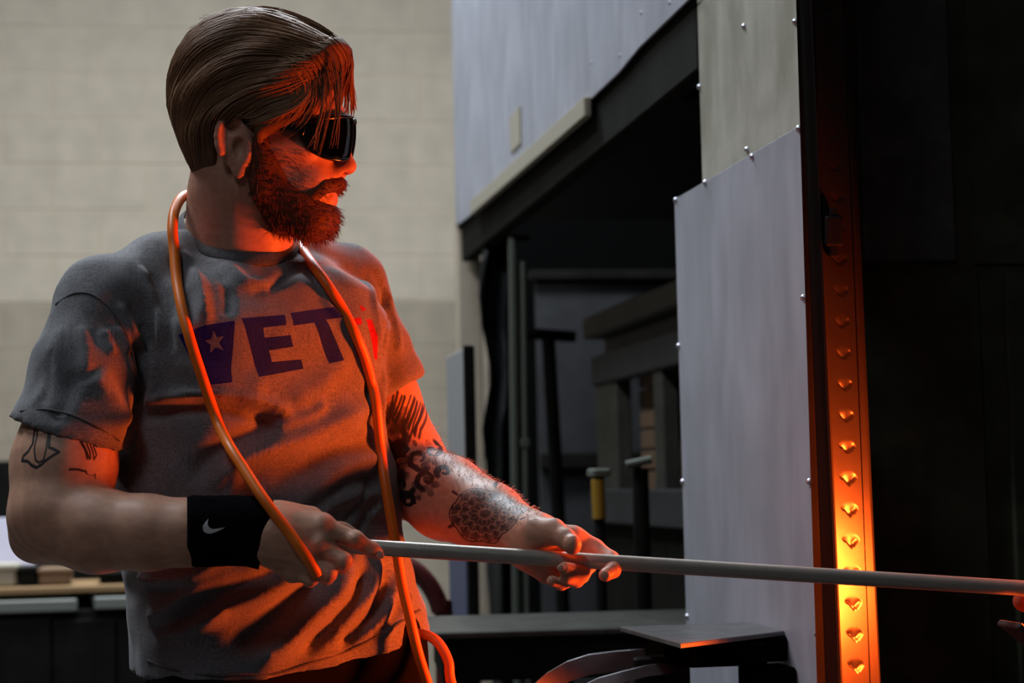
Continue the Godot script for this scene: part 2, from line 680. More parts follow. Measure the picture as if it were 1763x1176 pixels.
func room() -> void:
	var f := slab("floor", Vector3(-6.2, -0.2, -8.9), Vector3(4.2, 0.0, 3.2), M.concrete)
	tag(f, "dark concrete workshop floor", "floor")
	tag(slab("ceiling", Vector3(-6.2, 5.2, -8.9), Vector3(4.2, 5.4, 3.2), M.ceil), "grey workshop ceiling", "ceiling")
	tag(slab("wall_left", Vector3(-6.4, 0, -8.9), Vector3(-6.2, 5.2, 3.2), M.ceil), "grey workshop side wall", "wall")
	tag(slab("wall_right", Vector3(4.2, 0, -8.9), Vector3(4.4, 5.2, 3.2), M.soot), "dark workshop side wall behind the furnace enclosure", "wall")
	tag(slab("wall_front", Vector3(-6.2, 0, 3.2), Vector3(4.2, 5.2, 3.4), M.ceil), "grey workshop wall behind the camera", "wall")
	# the block wall: a course line falls where the cream paint ends
	var band := onz(100, 522, ZW).y
	var back := thing("wall_back", "painted block wall, cream above and taupe below", "wall", "", "structure")
	var mb := MB.new()
	mb.box(Vector3(-6.2, 0, ZW - 0.3), Vector3(4.2, band, ZW - 0.003), 0.001)
	put(mb.mesh(), "lower_backing", M.block_taupe, back)
	mb = MB.new()
	mb.box(Vector3(-6.2, band, ZW - 0.3), Vector3(4.2, 5.2, ZW - 0.003), 0.001)
	put(mb.mesh(), "upper_backing", M.mortar_cream, back)
	var bw := 0.4064
	var bh := 0.2032
	mb = MB.new()
	mb.box(Vector3(0, 0, -0.05), Vector3(bw - 0.007, bh - 0.007, 0), 0.0025)
	var shared := mb.mesh()
	mb = MB.new()
	mb.box(Vector3(0, 0, -0.05), Vector3(bw - 0.008, bh - 0.006, 0), 0.003)
	var shared2 := mb.mesh()
	for r in range(-5, 11):
		for k in range(-4, 6):
			var x := -0.55 + k * bw + (bw * 0.5 if r % 2 else 0.0)
			var b := put(shared if (r * 7 + k * 3) % 3 else shared2, "block", M.block_cream if r >= 0 else M.block_taupe, back)
			b.position = Vector3(x, band + r * bh + 0.0045, ZW + rng.randf_range(-0.0015, 0.001))

func ceiling_lamp(p: Vector3, s: Vector2, e: float, label: String) -> void:
	var t := thing("ceiling_light", label, "light")
	var mb := MB.new()
	mb.box(p + Vector3(-s.x / 2 - 0.03, 0.01, -s.y / 2 - 0.03), p + Vector3(s.x / 2 + 0.03, 0.1, s.y / 2 + 0.03), 0.01)
	put(mb.mesh(), "housing", plain(Color(0.85, 0.85, 0.85), 0.5), t)
	mb = MB.new()
	mb.box(p + Vector3(-s.x / 2, -0.01, -s.y / 2), p + Vector3(s.x / 2, 0.01, s.y / 2), 0.003)
	var lm := plain(Color(1, 1, 1), 0.6)
	lm.emission_enabled = true
	lm.emission = Color(0.93, 0.96, 1.0)
	lm.emission_energy_multiplier = 2.0
	put(mb.mesh(), "diffuser", lm, t)
	for sx in [-0.4, 0.4]:
		mb = MB.new()
		var q := p + Vector3(s.x * sx, 0.1, s.y * sx)
		mb.tube(PackedVector3Array([q, Vector3(q.x, 5.2, q.z)]), same(2, 0.006), 6)
		put(mb.mesh(), "hanger", plain(Color(0.3, 0.3, 0.3), 0.5, 0.6), t)
	var l := AreaLight3D.new()
	l.name = "lamp"
	l.area_size = s
	l.light_color = Color(0.93, 0.965, 1.0)
	l.light_energy = e
	l.shadow_enabled = true
	l.set("area_range", 20.0)
	t.add_child(l)
	l.position = p + Vector3(0, -0.02, 0)
	l.rotation_degrees = Vector3(-90, 0, 0)

# ---------------------------------------------------------------- the furnace enclosure's outside
func sheet(pts: Array, X: float, thick: float) -> MB:
	# a sheet on the plane x = X, from pixel corners; it faces the man (-x)
	var poly := PackedVector3Array()
	for p in pts:
		poly.append(onx(p.x, p.y, X))
	var mb := MB.new()
	mb.prism(shift(poly, Vector3(thick, 0, 0)), Vector3(-thick, 0, 0), minf(0.0015, thick * 0.4))
	return mb

func shift(poly: PackedVector3Array, by: Vector3) -> PackedVector3Array:
	var out := PackedVector3Array()
	for p in poly:
		out.append(p + by)
	# order anticlockwise seen from -x
	var area := 0.0
	for j in out.size():
		var a := out[j]
		var b := out[(j + 1) % out.size()]
		area += a.z * b.y - b.z * a.y
	if area < 0:
		out.reverse()
	return out

func rivet_mesh(r: float) -> Mesh:
	var mb := MB.new()
	mb.lathe(PackedVector2Array([Vector2(r * 1.05, 0), Vector2(r, r * 0.35), Vector2(r * 0.72, r * 0.75), Vector2(r * 0.3, r * 0.95), Vector2(0.0001, r)]), Vector3.ZERO, Vector3(-1, 0, 0), 14)
	return mb.mesh()

func enclosure() -> void:
	var rv := rivet_mesh(0.0048)
	# front lower panel, its top edge level
	var t := thing("heat_shield", "clean grey sheet steel panel with rivets round its edge, beside the glowing post", "panel")
	var zr := onx(1381, 213, PX).z
	var zl := onx(1161, 342, PX).z
	var top := onx(1381, 213, PX).y
	var lean := 0.0
	var mb := MB.new()
	var th := 0.004
	var poly := PackedVector3Array([Vector3(PX + th, 0.02, zl), Vector3(PX + th, 0.02, zr), Vector3(PX + th, top, zr), Vector3(PX + th, top, zl)])
	mb.prism(shift(poly, Vector3.ZERO), Vector3(-th, 0, 0), 0.0012)
	put(mb.mesh(), "sheet", M.galv, t)
	for p in [[1164, 345], [1215, 315], [1296, 270], [1376, 222], [1384, 513], [1394, 830], [1408, 1092], [1169, 596], [1176, 830], [1184, 1062]]:
		var o := put(rv, "rivet", M.rivet, t)
		o.position = onx(p[0], p[1], PX)
	# upper panel behind it
	t = thing("heat_shield", "smeared olive-grey sheet steel panel above and behind the clean one", "panel")
	var X2 := PX + 0.012
	var z0 := onx(1203, 100, X2).z
	var z1 := onx(1379, 100, X2).z
	mb = MB.new()
	poly = PackedVector3Array([Vector3(X2 + th, top - 0.3, z0), Vector3(X2 + th, top - 0.3, z1), Vector3(X2 + th, 3.3, z1), Vector3(X2 + th, 3.3, z0)])
	mb.prism(shift(poly, Vector3.ZERO), Vector3(-th, 0, 0), 0.0012)
	put(mb.mesh(), "sheet", M.galv_old, t)
	for p in [[1282, 46], [1370, 38], [1205, 150], [1287, 258]]:
		var o := put(rv, "rivet", M.rivet, t)
		o.position = onx(p[0], p[1], X2)
	# steel core that both panels are riveted to
	t = thing("enclosure_core", "dark core of the furnace enclosure wall behind the riveted panels", "core")
	mb = MB.new()
	mb.box(Vector3(PX + 0.018, 0.0, z0 + 0.02), Vector3(PX + 0.07, 3.4, z1 - 0.10), 0.003)
	put(mb.mesh(), "core", M.black_steel, t)
	mb = MB.new()
	mb.box(Vector3(PX + 0.0045, 0.0, zl + 0.02), Vector3(PX + 0.0115, top - 0.004, zr - 0.004), 0.001)
	put(mb.mesh(), "spacer", M.black_steel, t)
	# hood
	t = thing("furnace_hood", "big grey sheet metal hood with a slanting lower edge over the dark furnace bay", "hood")
	var hy := onx(820, 362, PX).y
	var hf := onx(781, 200, PX).z
	var hn := onx(1210, 0, PX).z + 0.02
	hn = z0 - 0.006
	mb = MB.new()
	# bulging lower edge: the sheet hangs a little uneven
	var pts := PackedVector3Array()
	pts.append(Vector3(PX + th, 3.35, hn))
	pts.append(Vector3(PX + th, 3.35, hf))
	pts.append(Vector3(PX + th, onx(786, 388, PX).y, hf))
	for p in [[822, 362], [870, 318], [950, 240], [1025, 163], [1065, 125], [1100, 82], [1150, 34], [1198, -14]]:
		var q := onx(p[0], p[1], PX)
		pts.append(Vector3(PX + th, q.y, q.z))
	pts.append(Vector3(PX + th, onx(1198, -14, PX).y, hn))
	mb.prism(shift(pts, Vector3.ZERO), Vector3(-th, 0, 0), 0.001)
	put(mb.mesh(), "side_sheet", M.galv, t)
	mb = MB.new()
	mb.box(Vector3(PX + 0.01, hy + 0.03, hf + 0.01), Vector3(2.9, 3.35, -3.85), 0.004)
	put(mb.mesh(), "hood_box", M.black_steel, t)
	mb = MB.new()       # soffit lip set back under the edge
	mb.box(Vector3(PX + 0.012, hy - 0.10, hf + 0.03), Vector3(PX + 0.05, hy + 0.05, hn), 0.004)
	put(mb.mesh(), "lower_lip", M.soot, t)
	# batten along the lower edge
	mb = MB.new()
	var a := onx(820, 352, PX)
	var b := onx(1018, 143, PX)
	mb.box(Vector3(PX - 0.016, -0.030, -0.008), Vector3(PX, 0.012, (a - b).length()), 0.003, Transform3D(Basis(Vector3.RIGHT, asin((b.y - a.y) / (b - a).length())), Vector3(0, a.y, a.z)))
	put(mb.mesh(), "edge_batten", M.tape, t)
	mb = MB.new()
	var c := onx(889, 224, PX)
	mb.box(Vector3(PX - 0.004, c.y - 0.045, c.z - 0.07), Vector3(PX, c.y + 0.045, c.z + 0.07), 0.001)
	put(mb.mesh(), "paper_tag", M.tape, t)
	for p in [[1104, 22], [1153, 5], [1067, 96], [1018, 108]]:
		var o := put(rv, "rivet", M.galv, t)
		o.position = onx(p[0], p[1], PX) + Vector3(0.0025, 0, 0)
	# far post that carries the hood's end
	t = thing("hood_post", "pale upright board under the far end of the hood", "post")
	mb = MB.new()
	var pz := hf + 0.01
	mb.box(Vector3(onz(788, 500, pz).x, 0, pz - 0.06), Vector3(onz(829, 500, pz).x, onx(786, 388, PX).y + 0.02, pz), 0.004)
	put(mb.mesh(), "board", M.block_taupe, t)
	jamb()

func jamb() -> void:
	# an angle-iron post with an embossed face turned towards the fire; it leans a little towards the camera at its foot
	var t := thing("steel_post", "tall steel door post with embossed chevrons, its lower part glowing orange in the firelight", "post")
	var d0 := 2.50
	var rows := [[-90.0, 2.55], [1176.0, 2.487], [2600.0, 2.417]]
	var flange := MB.new()
	var face := MB.new()
	var lip := MB.new()
	var fr := []
	var fa := []
	var li := []
	var ga := []
	for r in rows:
		var y: float = r[0]
		var d: float = r[1]
		var k := (y - 0.0) / 1176.0
		var xa := 1374.0 + 46.0 * k       # panel side
		var xb := 1394.0 + 51.0 * k       # bright edge
		var xc := 1450.0 + 46.0 * k       # inner line
		var xd := 1463.0 + 53.0 * k       # right edge
		# flange, seen square on, then the face going back to the right
		fr.append(PackedVector3Array([at(xa, y, d - 0.004), at(xb, y, d - 0.010), at(xb + 2, y, d + 0.004), at(xa + 2, y, d + 0.002)]))
		var xg := 1370.5 + 36.0 * k
		ga.append(PackedVector3Array([at(xg, y, d - 0.012), at(xa + 1.0, y, d - 0.011), at(xa + 1.0, y, d - 0.007), at(xg, y, d - 0.008)]))
		li.append(PackedVector3Array([at(xb - 1, y, d - 0.008), at(xb + 3, y, d - 0.009), at(xb + 6, y, d - 0.002), at(xb + 1, y, d + 0.004)]))
		fa.append(PackedVector3Array([at(xb + 2, y, d + 0.006), at(xc - 0.5, y, d + 0.038), at(xc - 0.2, y, d + 0.0282), at(xc + 1.5, y, d + 0.033), at(xc + 3.0, y, d + 0.029), at(xd - 2, y, d + 0.038), at(xd, y, d + 0.041), at(xd, y, d + 0.047), at(xb + 4, y, d + 0.014)]))
	put(prof(ga).mesh(), "gap_strip", M.soot, t)  # added dark strip stands in for the black gap beside the panel
	put(prof(fr).mesh(), "flange", M.flange, t)
	put(prof(li).mesh(), "rolled_edge", M.post, t)
	put(prof(fa).mesh(), "face_back", M.post, t)
	# the front of that face, pressed with a row of dents: round above, coming to a sharp point below
	var dents := PackedFloat32Array()
	for k in 26:
		dents.append(-40.0 + k * 53.8)
	var gm := MB.new()
	var NX := 22
	var NY := 460
	for r in NY + 1:
		var y := lerpf(-60.0, 1240.0, float(r) / NY)
		var q := y / 1176.0
		var dd := lerpf(2.55, 2.487, (y + 90.0) / 1266.0)
		var e0 := at(1394.0 + 51.0 * q + 2.0, y, dd - 0.002)
		var e1 := at(1450.0 + 46.0 * q, y, dd + 0.028)
		var out := (e1 - e0).cross(B.y).normalized()
		if out.dot(EYE - e0) < 0:
			out = -out
		for s in NX + 1:
			var u := float(s) / NX
			var h := 0.0012
			for dy in dents:
				if absf(dy - y) > 24.0:
					continue
				var lx := (u - 0.56) / 0.25
				var ly := (dy - y) / 13.0
				if absf(lx) < 1.0:
					var vee := -1.0 + 0.95 * absf(lx)
					var cap := sqrt(1.0 - lx * lx) * 0.75
					if ly > vee and ly < cap:
						h -= 0.0026 * pow(1.0 - (ly - vee) / maxf(cap - vee, 0.01), 1.4)
			gm.v.append(e0.lerp(e1, u) + out * h)
			gm.u.append(Vector2(u, y / 100.0))
	for r in NY:
		for s in NX:
			var k := r * (NX + 1) + s
			gm.i.append_array([k, k + 1, k + NX + 2, k, k + NX + 2, k + NX + 1])
	gm.n = normals(gm.v, gm.i)
	if gm.n[200].dot(EYE - gm.v[200]) < 0:
		for k in range(0, gm.i.size(), 3):
			var x := gm.i[k + 1]
			gm.i[k + 1] = gm.i[k + 2]
			gm.i[k + 2] = x
		gm.n = normals(gm.v, gm.i)
	put(gm.mesh(), "embossed_face", M.post, t)
	# a bolted stop on the face
	var mbx := MB.new()
	var bp := at(1435, 398, 2.518)
	mbx.box(Vector3(-0.012, -0.02, -0.01), Vector3(0.012, 0.02, 0.008), 0.003, Transform3D(B, bp))
	mbx.box(Vector3(-0.006, -0.034, -0.008), Vector3(0.006, 0.03, 0.006), 0.002, Transform3D(B, bp))
	put(mbx.mesh(), "door_stop", M.black_steel, t)

func smooth(mb: MB) -> void:
	var acc := {}
	for k in mb.v.size():
		var key := mb.v[k].snapped(Vector3.ONE * 1e-5)
		acc[key] = acc.get(key, Vector3.ZERO) + mb.n[k]
	for k in mb.v.size():
		mb.n[k] = (acc[mb.v[k].snapped(Vector3.ONE * 1e-5)] as Vector3).normalized()

func prof(rings: Array) -> MB:
	# flat-shaded loft through rings of corners (given from top to bottom, corners anticlockwise from above or not)
	var mb := MB.new()
	var m: int = rings[0].size()
	for r in rings.size() - 1:
		for s in m:
			var a: Vector3 = rings[r][s]
			var b: Vector3 = rings[r][(s + 1) % m]
			var c: Vector3 = rings[r + 1][(s + 1) % m]
			var d: Vector3 = rings[r + 1][s]
			mb.quad(a, d, c, b)
	var t := Vector3.ZERO
	for p in rings[0]:
		t += p / m
	for s in m:
		mb.tri(t, rings[0][s], rings[0][(s + 1) % m])
	return mb

# ---------------------------------------------------------------- inside the dark bay under the hood
func furnace_inside() -> void:
	var mb := MB.new()
	# dark back and far side of the bay
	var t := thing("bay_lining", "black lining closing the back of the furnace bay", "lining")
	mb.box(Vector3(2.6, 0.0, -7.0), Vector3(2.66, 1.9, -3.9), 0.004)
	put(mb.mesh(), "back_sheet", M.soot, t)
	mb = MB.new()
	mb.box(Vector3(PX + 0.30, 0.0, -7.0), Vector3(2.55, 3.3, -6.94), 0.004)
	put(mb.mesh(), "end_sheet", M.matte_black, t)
	# grey board standing in the bay
	var z := -6.3
	t = thing("grey_board", "dull grey flat board standing upright at the back of the dark bay", "board")
	mb = MB.new()
	var a := onz(922, 482, z)
	var b := onz(1082, 1000, z)
	mb.box(Vector3(a.x, 0.0, z - 0.02), Vector3(b.x + 0.5, a.y, z), 0.003)
	put(mb.mesh(), "sheet", M.dark_grey, t)
	mb = MB.new()
	var rl := onz(990, 790, z)
	mb.box(Vector3(a.x, rl.y - 0.03, z), Vector3(b.x + 0.4, rl.y + 0.02, z + 0.03), 0.003)
	put(mb.mesh(), "cross_rail", M.soot, t)
	mb = MB.new()
	mb.box(Vector3(a.x - 0.02, a.y, z - 0.03), Vector3(b.x + 0.5, a.y + 0.03, z + 0.02), 0.003)
	put(mb.mesh(), "top_rail", M.soot, t)
	# T-shaped stand
	t = thing("tee_stand", "black T-shaped stand in front of the dull grey board", "stand")
	z = -5.5
	mb = MB.new()
	var p0 := onz(944, 580, z)
	var p1 := onz(962, 900, z)
	mb.tube(PackedVector3Array([p0, p1, Vector3(p1.x + 0.03, 0.02, z)]), same(3, 0.020), 10)
	put(mb.mesh(), "upright", M.soot, t)
	mb = MB.new()
	mb.tube(PackedVector3Array([onz(893, 573, z), onz(990, 580, z)]), same(2, 0.017), 10)
	put(mb.mesh(), "crossbar", M.soot, t)
	mb = MB.new()
	mb.box(Vector3(p1.x - 0.15, 0, z - 0.15), Vector3(p1.x + 0.2, 0.02, z + 0.15), 0.004)
	put(mb.mesh(), "foot", M.soot, t)
	# black heat curtain with a wavy edge
	t = thing("heat_curtain", "black hanging heat curtain with a wavy edge beside the pale board", "curtain")
	z = -5.3
	mb = MB.new()
	var left := [[834, 414], [830, 425], [824, 460], [822, 510], [828, 560], [836, 600], [842, 650], [833, 700], [828, 740], [838, 800], [843, 860], [838, 930], [842, 1000], [846, 1080], [850, 1180]]
	var rings := []
	for k in left.size():
		var ring := PackedVector3Array()
		for s in 13:
			var f := s / 12.0
			var q := onz(lerpf(left[k][0], 884, f), left[k][1], z)
			q.z += 0.035 * sin(f * 9.0 + k * 0.35) + 0.02 * sin(k * 1.1)
			ring.append(q)
		for s in range(12, -1, -1):
			ring.append(ring[s] + Vector3(0.0, 0, -0.008))
		rings.append(ring)
	var foot := PackedVector3Array()
	for q in rings[rings.size() - 1]:
		foot.append(Vector3(q.x, 0.01, q.z))
	rings.append(foot)
	mb.loft(rings)
	put(mb.mesh(), "sheet", M.curtain, t)
	mb = MB.new()
	var ct := onz(838, 410, z)
	mb.tube(PackedVector3Array([Vector3(ct.x - 0.01, ct.y, z), Vector3(ct.x + 0.12, ct.y, z)]), same(2, 0.008), 8)
	put(mb.mesh(), "curtain_rod", M.black_steel, t)
	# two greenish uprights
	var d := 5.0
	for k in 2:
		t = thing("upright_tube", ["wider grey-green upright tube touching the black curtain", "thin grey-green upright tube with a clamp near its foot, beside the wider tube"][k], "tube")
		mb = MB.new()
		var x: float = [886.0, 904.0][k]
		var q0 := at(x - 3, 410 if k == 0 else 450, d)
		var q1 := at(x + 4, 1050, d)
		var q2 := Vector3(q1.x, 0.0, q1.z)
		mb.tube(PackedVector3Array([q0, q1, q2]), same(3, 0.012 if k == 0 else 0.008), 10)
		put(mb.mesh(), "tube", M.bar, t)
		if k == 1:
			mb = MB.new()
			var cc := at(904, 763, d)
			mb.box(cc - Vector3(0.011, 0.012, 0.011), cc + Vector3(0.011, 0.012, 0.011), 0.003)
			put(mb.mesh(), "clamp", M.bar, t)
	annealer()
	# leaning board with a black edge, in front of the pale post
	t = thing("leaning_panel", "grey sheet panel with a thick black edge standing in front of the block wall", "panel")
	var XL := 0.62
	var e0 := onx(768, 622, XL)
	var e1 := onx(798, 600, XL)
	mb = MB.new()
	mb.box(Vector3(XL, 0.0, e0.z), Vector3(XL + 0.012, e1.y, e1.z), 0.002)
	put(mb.mesh(), "sheet", M.grey_board, t)
	mb = MB.new()
	mb.box(Vector3(XL - 0.002, 0, e1.z), Vector3(XL + 0.022, e1.y + 0.006, e1.z + 0.02), 0.003)
	put(mb.mesh(), "edge_strip", M.soot, t)
	mb = MB.new()
	mb.box(Vector3(XL - 0.004, 0.02, e0.z + 0.01), Vector3(XL, onx(780, 957, XL).y, e1.z - 0.005), 0.001)
	put(mb.mesh(), "blue_patch", M.blue_board, t)
	# red hose lying over the bench
	t = null
	mb = MB.new()
	var hp := spline([at(690, 968, 3.9), at(718, 985, 3.9), at(742, 1012, 3.9), at(758, 1050, 3.9), at(765, 1110, 3.9), Vector3(at(765, 1110, 3.9).x, 0.02, at(765, 1110, 3.9).z)], 6)
	mb.tube(hp, same(hp.size(), 0.019), 10)
	tag(put(mb.mesh(), "red_hose", M.red_hose), "dull dark red hose hanging behind the man's hip", "hose")
	# steel work table
	t = thing("steel_table", "long steel work table with a worn dark top, behind the man's hip", "table")
	var ty := 1.25 - 0.250
	var n0 := ony(690, 1092, ty)
	var n1 := ony(1075, 1080, ty)
	mb = MB.new()
	var tw := Basis(Vector3.UP, deg_to_rad(-5.0))
	var txf := Transform3D(tw, n1 - tw * n1)
	mb.box(Vector3(n0.x + 0.05, ty - 0.012, n1.z - 0.41), Vector3(1.03, ty, n1.z), 0.003, txf)
	put(mb.mesh(), "table_top", M.tabletop, t)
	mb = MB.new()
	mb.box(Vector3(n0.x + 0.07, ty - 0.085, n1.z - 0.39), Vector3(1.01, ty - 0.012, n1.z - 0.02), 0.003, txf)
	put(mb.mesh(), "apron", M.soot, t)
	for lx in [n0.x + 0.11, 0.97]:
		for lz in [n1.z - 0.34, n1.z - 0.08]:
			mb = MB.new()
			mb.box(Vector3(lx - 0.025, 0, lz - 0.025), Vector3(lx + 0.025, ty - 0.08, lz + 0.025), 0.003, txf)
			put(mb.mesh(), "leg", M.soot, t)
	for k in 3:
		t = thing("floor_drum", ["black steel drum under the work table, behind the man's hip", "middle black steel drum under the work table", "black steel drum under the work table nearest the riveted panel"][k], "drum", "drums under the table")
		var dc := Vector3(n0.x + 0.29 + k * 0.29, 0, n1.z - 0.21)
		mb = MB.new()
		mb.lathe(PackedVector2Array([Vector2(0.0001, 0.0), Vector2(0.13, 0), Vector2(0.135, 0.02), Vector2(0.13, 0.2), Vector2(0.135, 0.21), Vector2(0.13, 0.22), Vector2(0.13, 0.5), Vector2(0.135, 0.52), Vector2(0.12, 0.53), Vector2(0.0001, 0.53)]), dc, Vector3.UP, 24)
		put(mb.mesh(), "barrel", M.soot, t)
		mb = MB.new()
		mb.tube(spline([dc + Vector3(-0.08, 0.53, 0), dc + Vector3(-0.06, 0.6, 0), dc + Vector3(0.06, 0.6, 0), dc + Vector3(0.08, 0.53, 0)], 5), same(16, 0.006), 6)
		put(mb.mesh(), "handle", M.soot, t)
	shelf_plate()

func annealer() -> void:
	var X := 1.12
	var t := thing("annealing_oven", "grey-green framed oven with an open brick-lined front inside the dark bay", "oven")
	var zf := onx(1031, 600, X).z
	var zn := onx(1215, 600, X).z
	var ty := onx(1031, 546, X).y
	var my := onx(1031, 646, X).y
	var by := onx(1035, 880, X).y
	var mb := MB.new()
	mb.box(Vector3(X - 0.04, ty - 0.06, zf - 0.02), Vector3(X + 0.7, ty, zn), 0.006)
	put(mb.mesh(), "top_slab", M.olive, t)
	mb = MB.new()
	mb.box(Vector3(X + 0.015, my, zf), Vector3(X + 0.66, ty - 0.06, zn), 0.004)
	put(mb.mesh(), "upper_panel", M.olive, t)
	mb = MB.new()
	mb.box(Vector3(X - 0.02, my - 0.03, zf - 0.02), Vector3(X + 0.02, my + 0.05, zn), 0.005)
	put(mb.mesh(), "middle_rail", M.dark_grey, t)
	mb = MB.new()
	mb.box(Vector3(X - 0.03, by - 0.03, zf - 0.02), Vector3(X + 0.03, by + 0.06, zn), 0.005)
	put(mb.mesh(), "lower_rail", M.dark_grey, t)
	for q in [[1033, 1068], [1132, 1148]]:
		mb = MB.new()
		var a := onx(q[0], 700, X).z
		var b := onx(q[1], 700, X).z
		mb.box(Vector3(X - 0.01, by, a), Vector3(X + 0.03, my, b), 0.004)
		put(mb.mesh(), "upright", M.olive, t)
	mb = MB.new()
	mb.box(Vector3(X + 0.3, by, zf), Vector3(X + 0.66, my, zn), 0.004)
	put(mb.mesh(), "inner_wall", M.soot, t)
	# a stack of firebricks in the opening
	var b0 := onx(1101, 700, X + 0.05)
	var b1 := onx(1124, 700, X + 0.05)
	var n := 7
	var h := (my - by) / n
	for k in n:
		mb = MB.new()
		mb.box(Vector3(X + 0.05, by + k * h + 0.002, b0.z), Vector3(X + 0.16, by + (k + 1) * h - 0.003, b1.z + rng.randf_range(-0.01, 0.01)), 0.004)
		put(mb.mesh(), "brick", M.brick, t)
	mb = MB.new()
	mb.box(Vector3(X, 0.0, zf), Vector3(X + 0.66, by, zn), 0.006)
	put(mb.mesh(), "base_cabinet", M.soot, t)
	# two tool rests in front of it
	t = thing("tool_stand", "dark tool stand with a flat cap and a yellow grip, in front of the oven", "stand")
	var d := 3.95
	var p := at(1030, 815, d)
	mb = MB.new()
	mb.tube(PackedVector3Array([p, Vector3(p.x, 0.0, p.z)]), same(2, 0.012), 10)
	put(mb.mesh(), "post", M.black_steel, t)
	mb = MB.new()
	var g0 := at(1029, 826, d - 0.02)
	var g1 := at(1032, 892, d - 0.02)
	mb.tube(PackedVector3Array([g0, g1]), same(2, 0.0135), 10)
	put(mb.mesh(), "grip", M.yellow, t)
	mb = MB.new()
	mb.box(p + Vector3(-0.016, -0.008, -0.04), p + Vector3(0.02, 0.010, 0.03), 0.004, Transform3D())
	put(mb.mesh(), "cap", M.bar, t)
	t = thing("tool_stand", "dark upright tool stand carrying a short pale crossbar, nearest the riveted panel", "stand")
	d = 3.95
	p = at(1102, 806, d)
	mb = MB.new()
	mb.tube(PackedVector3Array([p, Vector3(p.x, 0.0, p.z)]), same(2, 0.017), 10)
	put(mb.mesh(), "post", M.soot, t)
	mb = MB.new()
	mb.tube(PackedVector3Array([at(1078, 801, d - 0.02), at(1122, 791, d - 0.02)]), same(2, 0.0085), 10)
	put(mb.mesh(), "crossbar", M.bar, t)

func shelf_plate() -> void:
	var y := 1.25 - 0.210
	var t := thing("shelf_plate", "small flat steel plate shelf sticking out from the riveted panel", "shelf")
	var a := ony(1172, 1108, y)
	var c := ony(1068, 1079, y)
	var xb := PX - 0.001
	var nb := onx(1352, 1098, PX)
	var mb := MB.new()
	mb.prism(PackedVector3Array([Vector3(a.x, y - 0.006, a.z), Vector3(xb, y - 0.006, nb.z), Vector3(xb, y - 0.006, c.z), Vector3(c.x, y - 0.006, c.z)]), Vector3(0, 0.006, 0), 0.0012)
	put(mb.mesh(), "plate", M.plate, t)
	mb = MB.new()
	var q := a.lerp(c, 0.45)
	mb.box(Vector3(q.x + 0.02, y - 0.04, q.z - 0.02), Vector3(xb, y - 0.006, q.z + 0.015), 0.003)
	put(mb.mesh(), "arm", M.matte_black, t)
	mb = MB.new()
	for dz in [[-0.014, -0.010], [0.010, 0.014]]:
		mb.box(Vector3(a.x + 0.035, y - 0.040, a.z - 0.10 + dz[0]), Vector3(a.x + 0.14, y - 0.012, a.z - 0.10 + dz[1]), 0.001)
	for dy in [[-0.040, -0.036], [-0.016, -0.012]]:
		mb.box(Vector3(a.x + 0.035, y + dy[0], a.z - 0.114), Vector3(a.x + 0.14, y + dy[1], a.z - 0.086), 0.001)
	put(mb.mesh(), "square_tube", M.matte_black, t)
	mb = MB.new()
	mb.box(Vector3(a.x + 0.12, y - 0.085, a.z - 0.16), Vector3(xb, y - 0.045, a.z - 0.09), 0.003)
	put(mb.mesh(), "bracket", M.matte_black, t)
	# bent bright metal straps below it: a curled steel basket hung from the bracket
	t = thing("steel_scoop", "curved shiny steel scoop hanging below the small plate shelf", "scoop")
	var d := 2.60
	var outer := [[915, 1182], [940, 1160], [975, 1140], [1012, 1128], [1060, 1122], [1110, 1118]]
	var inner := [[1000, 1182], [1030, 1168], [1070, 1157], [1110, 1147], [1150, 1142], [1165, 1140]]
	for pair in [[outer, 34.0, "outer_strap"], [inner, 18.0, "inner_strap"]]:
		var rings := []
		var ps: Array = pair[0]
		for k in ps.size():
			var p := at(ps[k][0], ps[k][1], d + k * 0.02)
			var w := at(ps[k][0] + 4, ps[k][1] + pair[1], d + k * 0.02 - 0.010)
			var up := at(ps[k][0] + 2, ps[k][1] - 2, d + k * 0.02 + 0.004) - p
			rings.append(PackedVector3Array([p, w, w + up, p + up]))
		put(flatloft(rings).mesh(), pair[2], M.chrome, t)
	mb = MB.new()
	var s0 := at(1110, 1130, d + 0.1)
	mb.box(s0 + Vector3(-0.02, -0.05, -0.02), s0 + Vector3(0.06, 0.0, 0.02), 0.003)
	put(mb.mesh(), "socket", M.black_steel, t)
	mb = MB.new()
	mb.tube(PackedVector3Array([s0 + Vector3(0.04, -0.04, 0), Vector3(s0.x + 0.04, 0.0, s0.z)]), same(2, 0.015), 10)
	put(mb.mesh(), "stem", M.black_steel, t)

func flatloft(rings: Array) -> MB:
	# loft whose sides are smooth along the run but sharp at the corners
	var mb := MB.new()
	var m: int = rings[0].size()
	var ce := Vector3.ZERO
	for r in rings:
		for p in r:
			ce += p / (m * rings.size())
	for s in m:
		var k0 := mb.v.size()
		for r in rings.size():
			mb.v.append(rings[r][s]); mb.v.append(rings[r][(s + 1) % m])
			mb.n.append(Vector3.ZERO); mb.n.append(Vector3.ZERO)
		for r in rings.size() - 1:
			var a := k0 + r * 2
			for t in [[a, a + 1, a + 3], [a, a + 3, a + 2]]:
				var nn := (mb.v[t[1]] - mb.v[t[0]]).cross(mb.v[t[2]] - mb.v[t[0]])
				for q in 3:
					mb.n[t[q]] += nn
				mb.i.append(t[0]); mb.i.append(t[2]); mb.i.append(t[1])
		for q in range(k0, mb.v.size()):
			mb.n[q] = mb.n[q].normalized()
	return mb

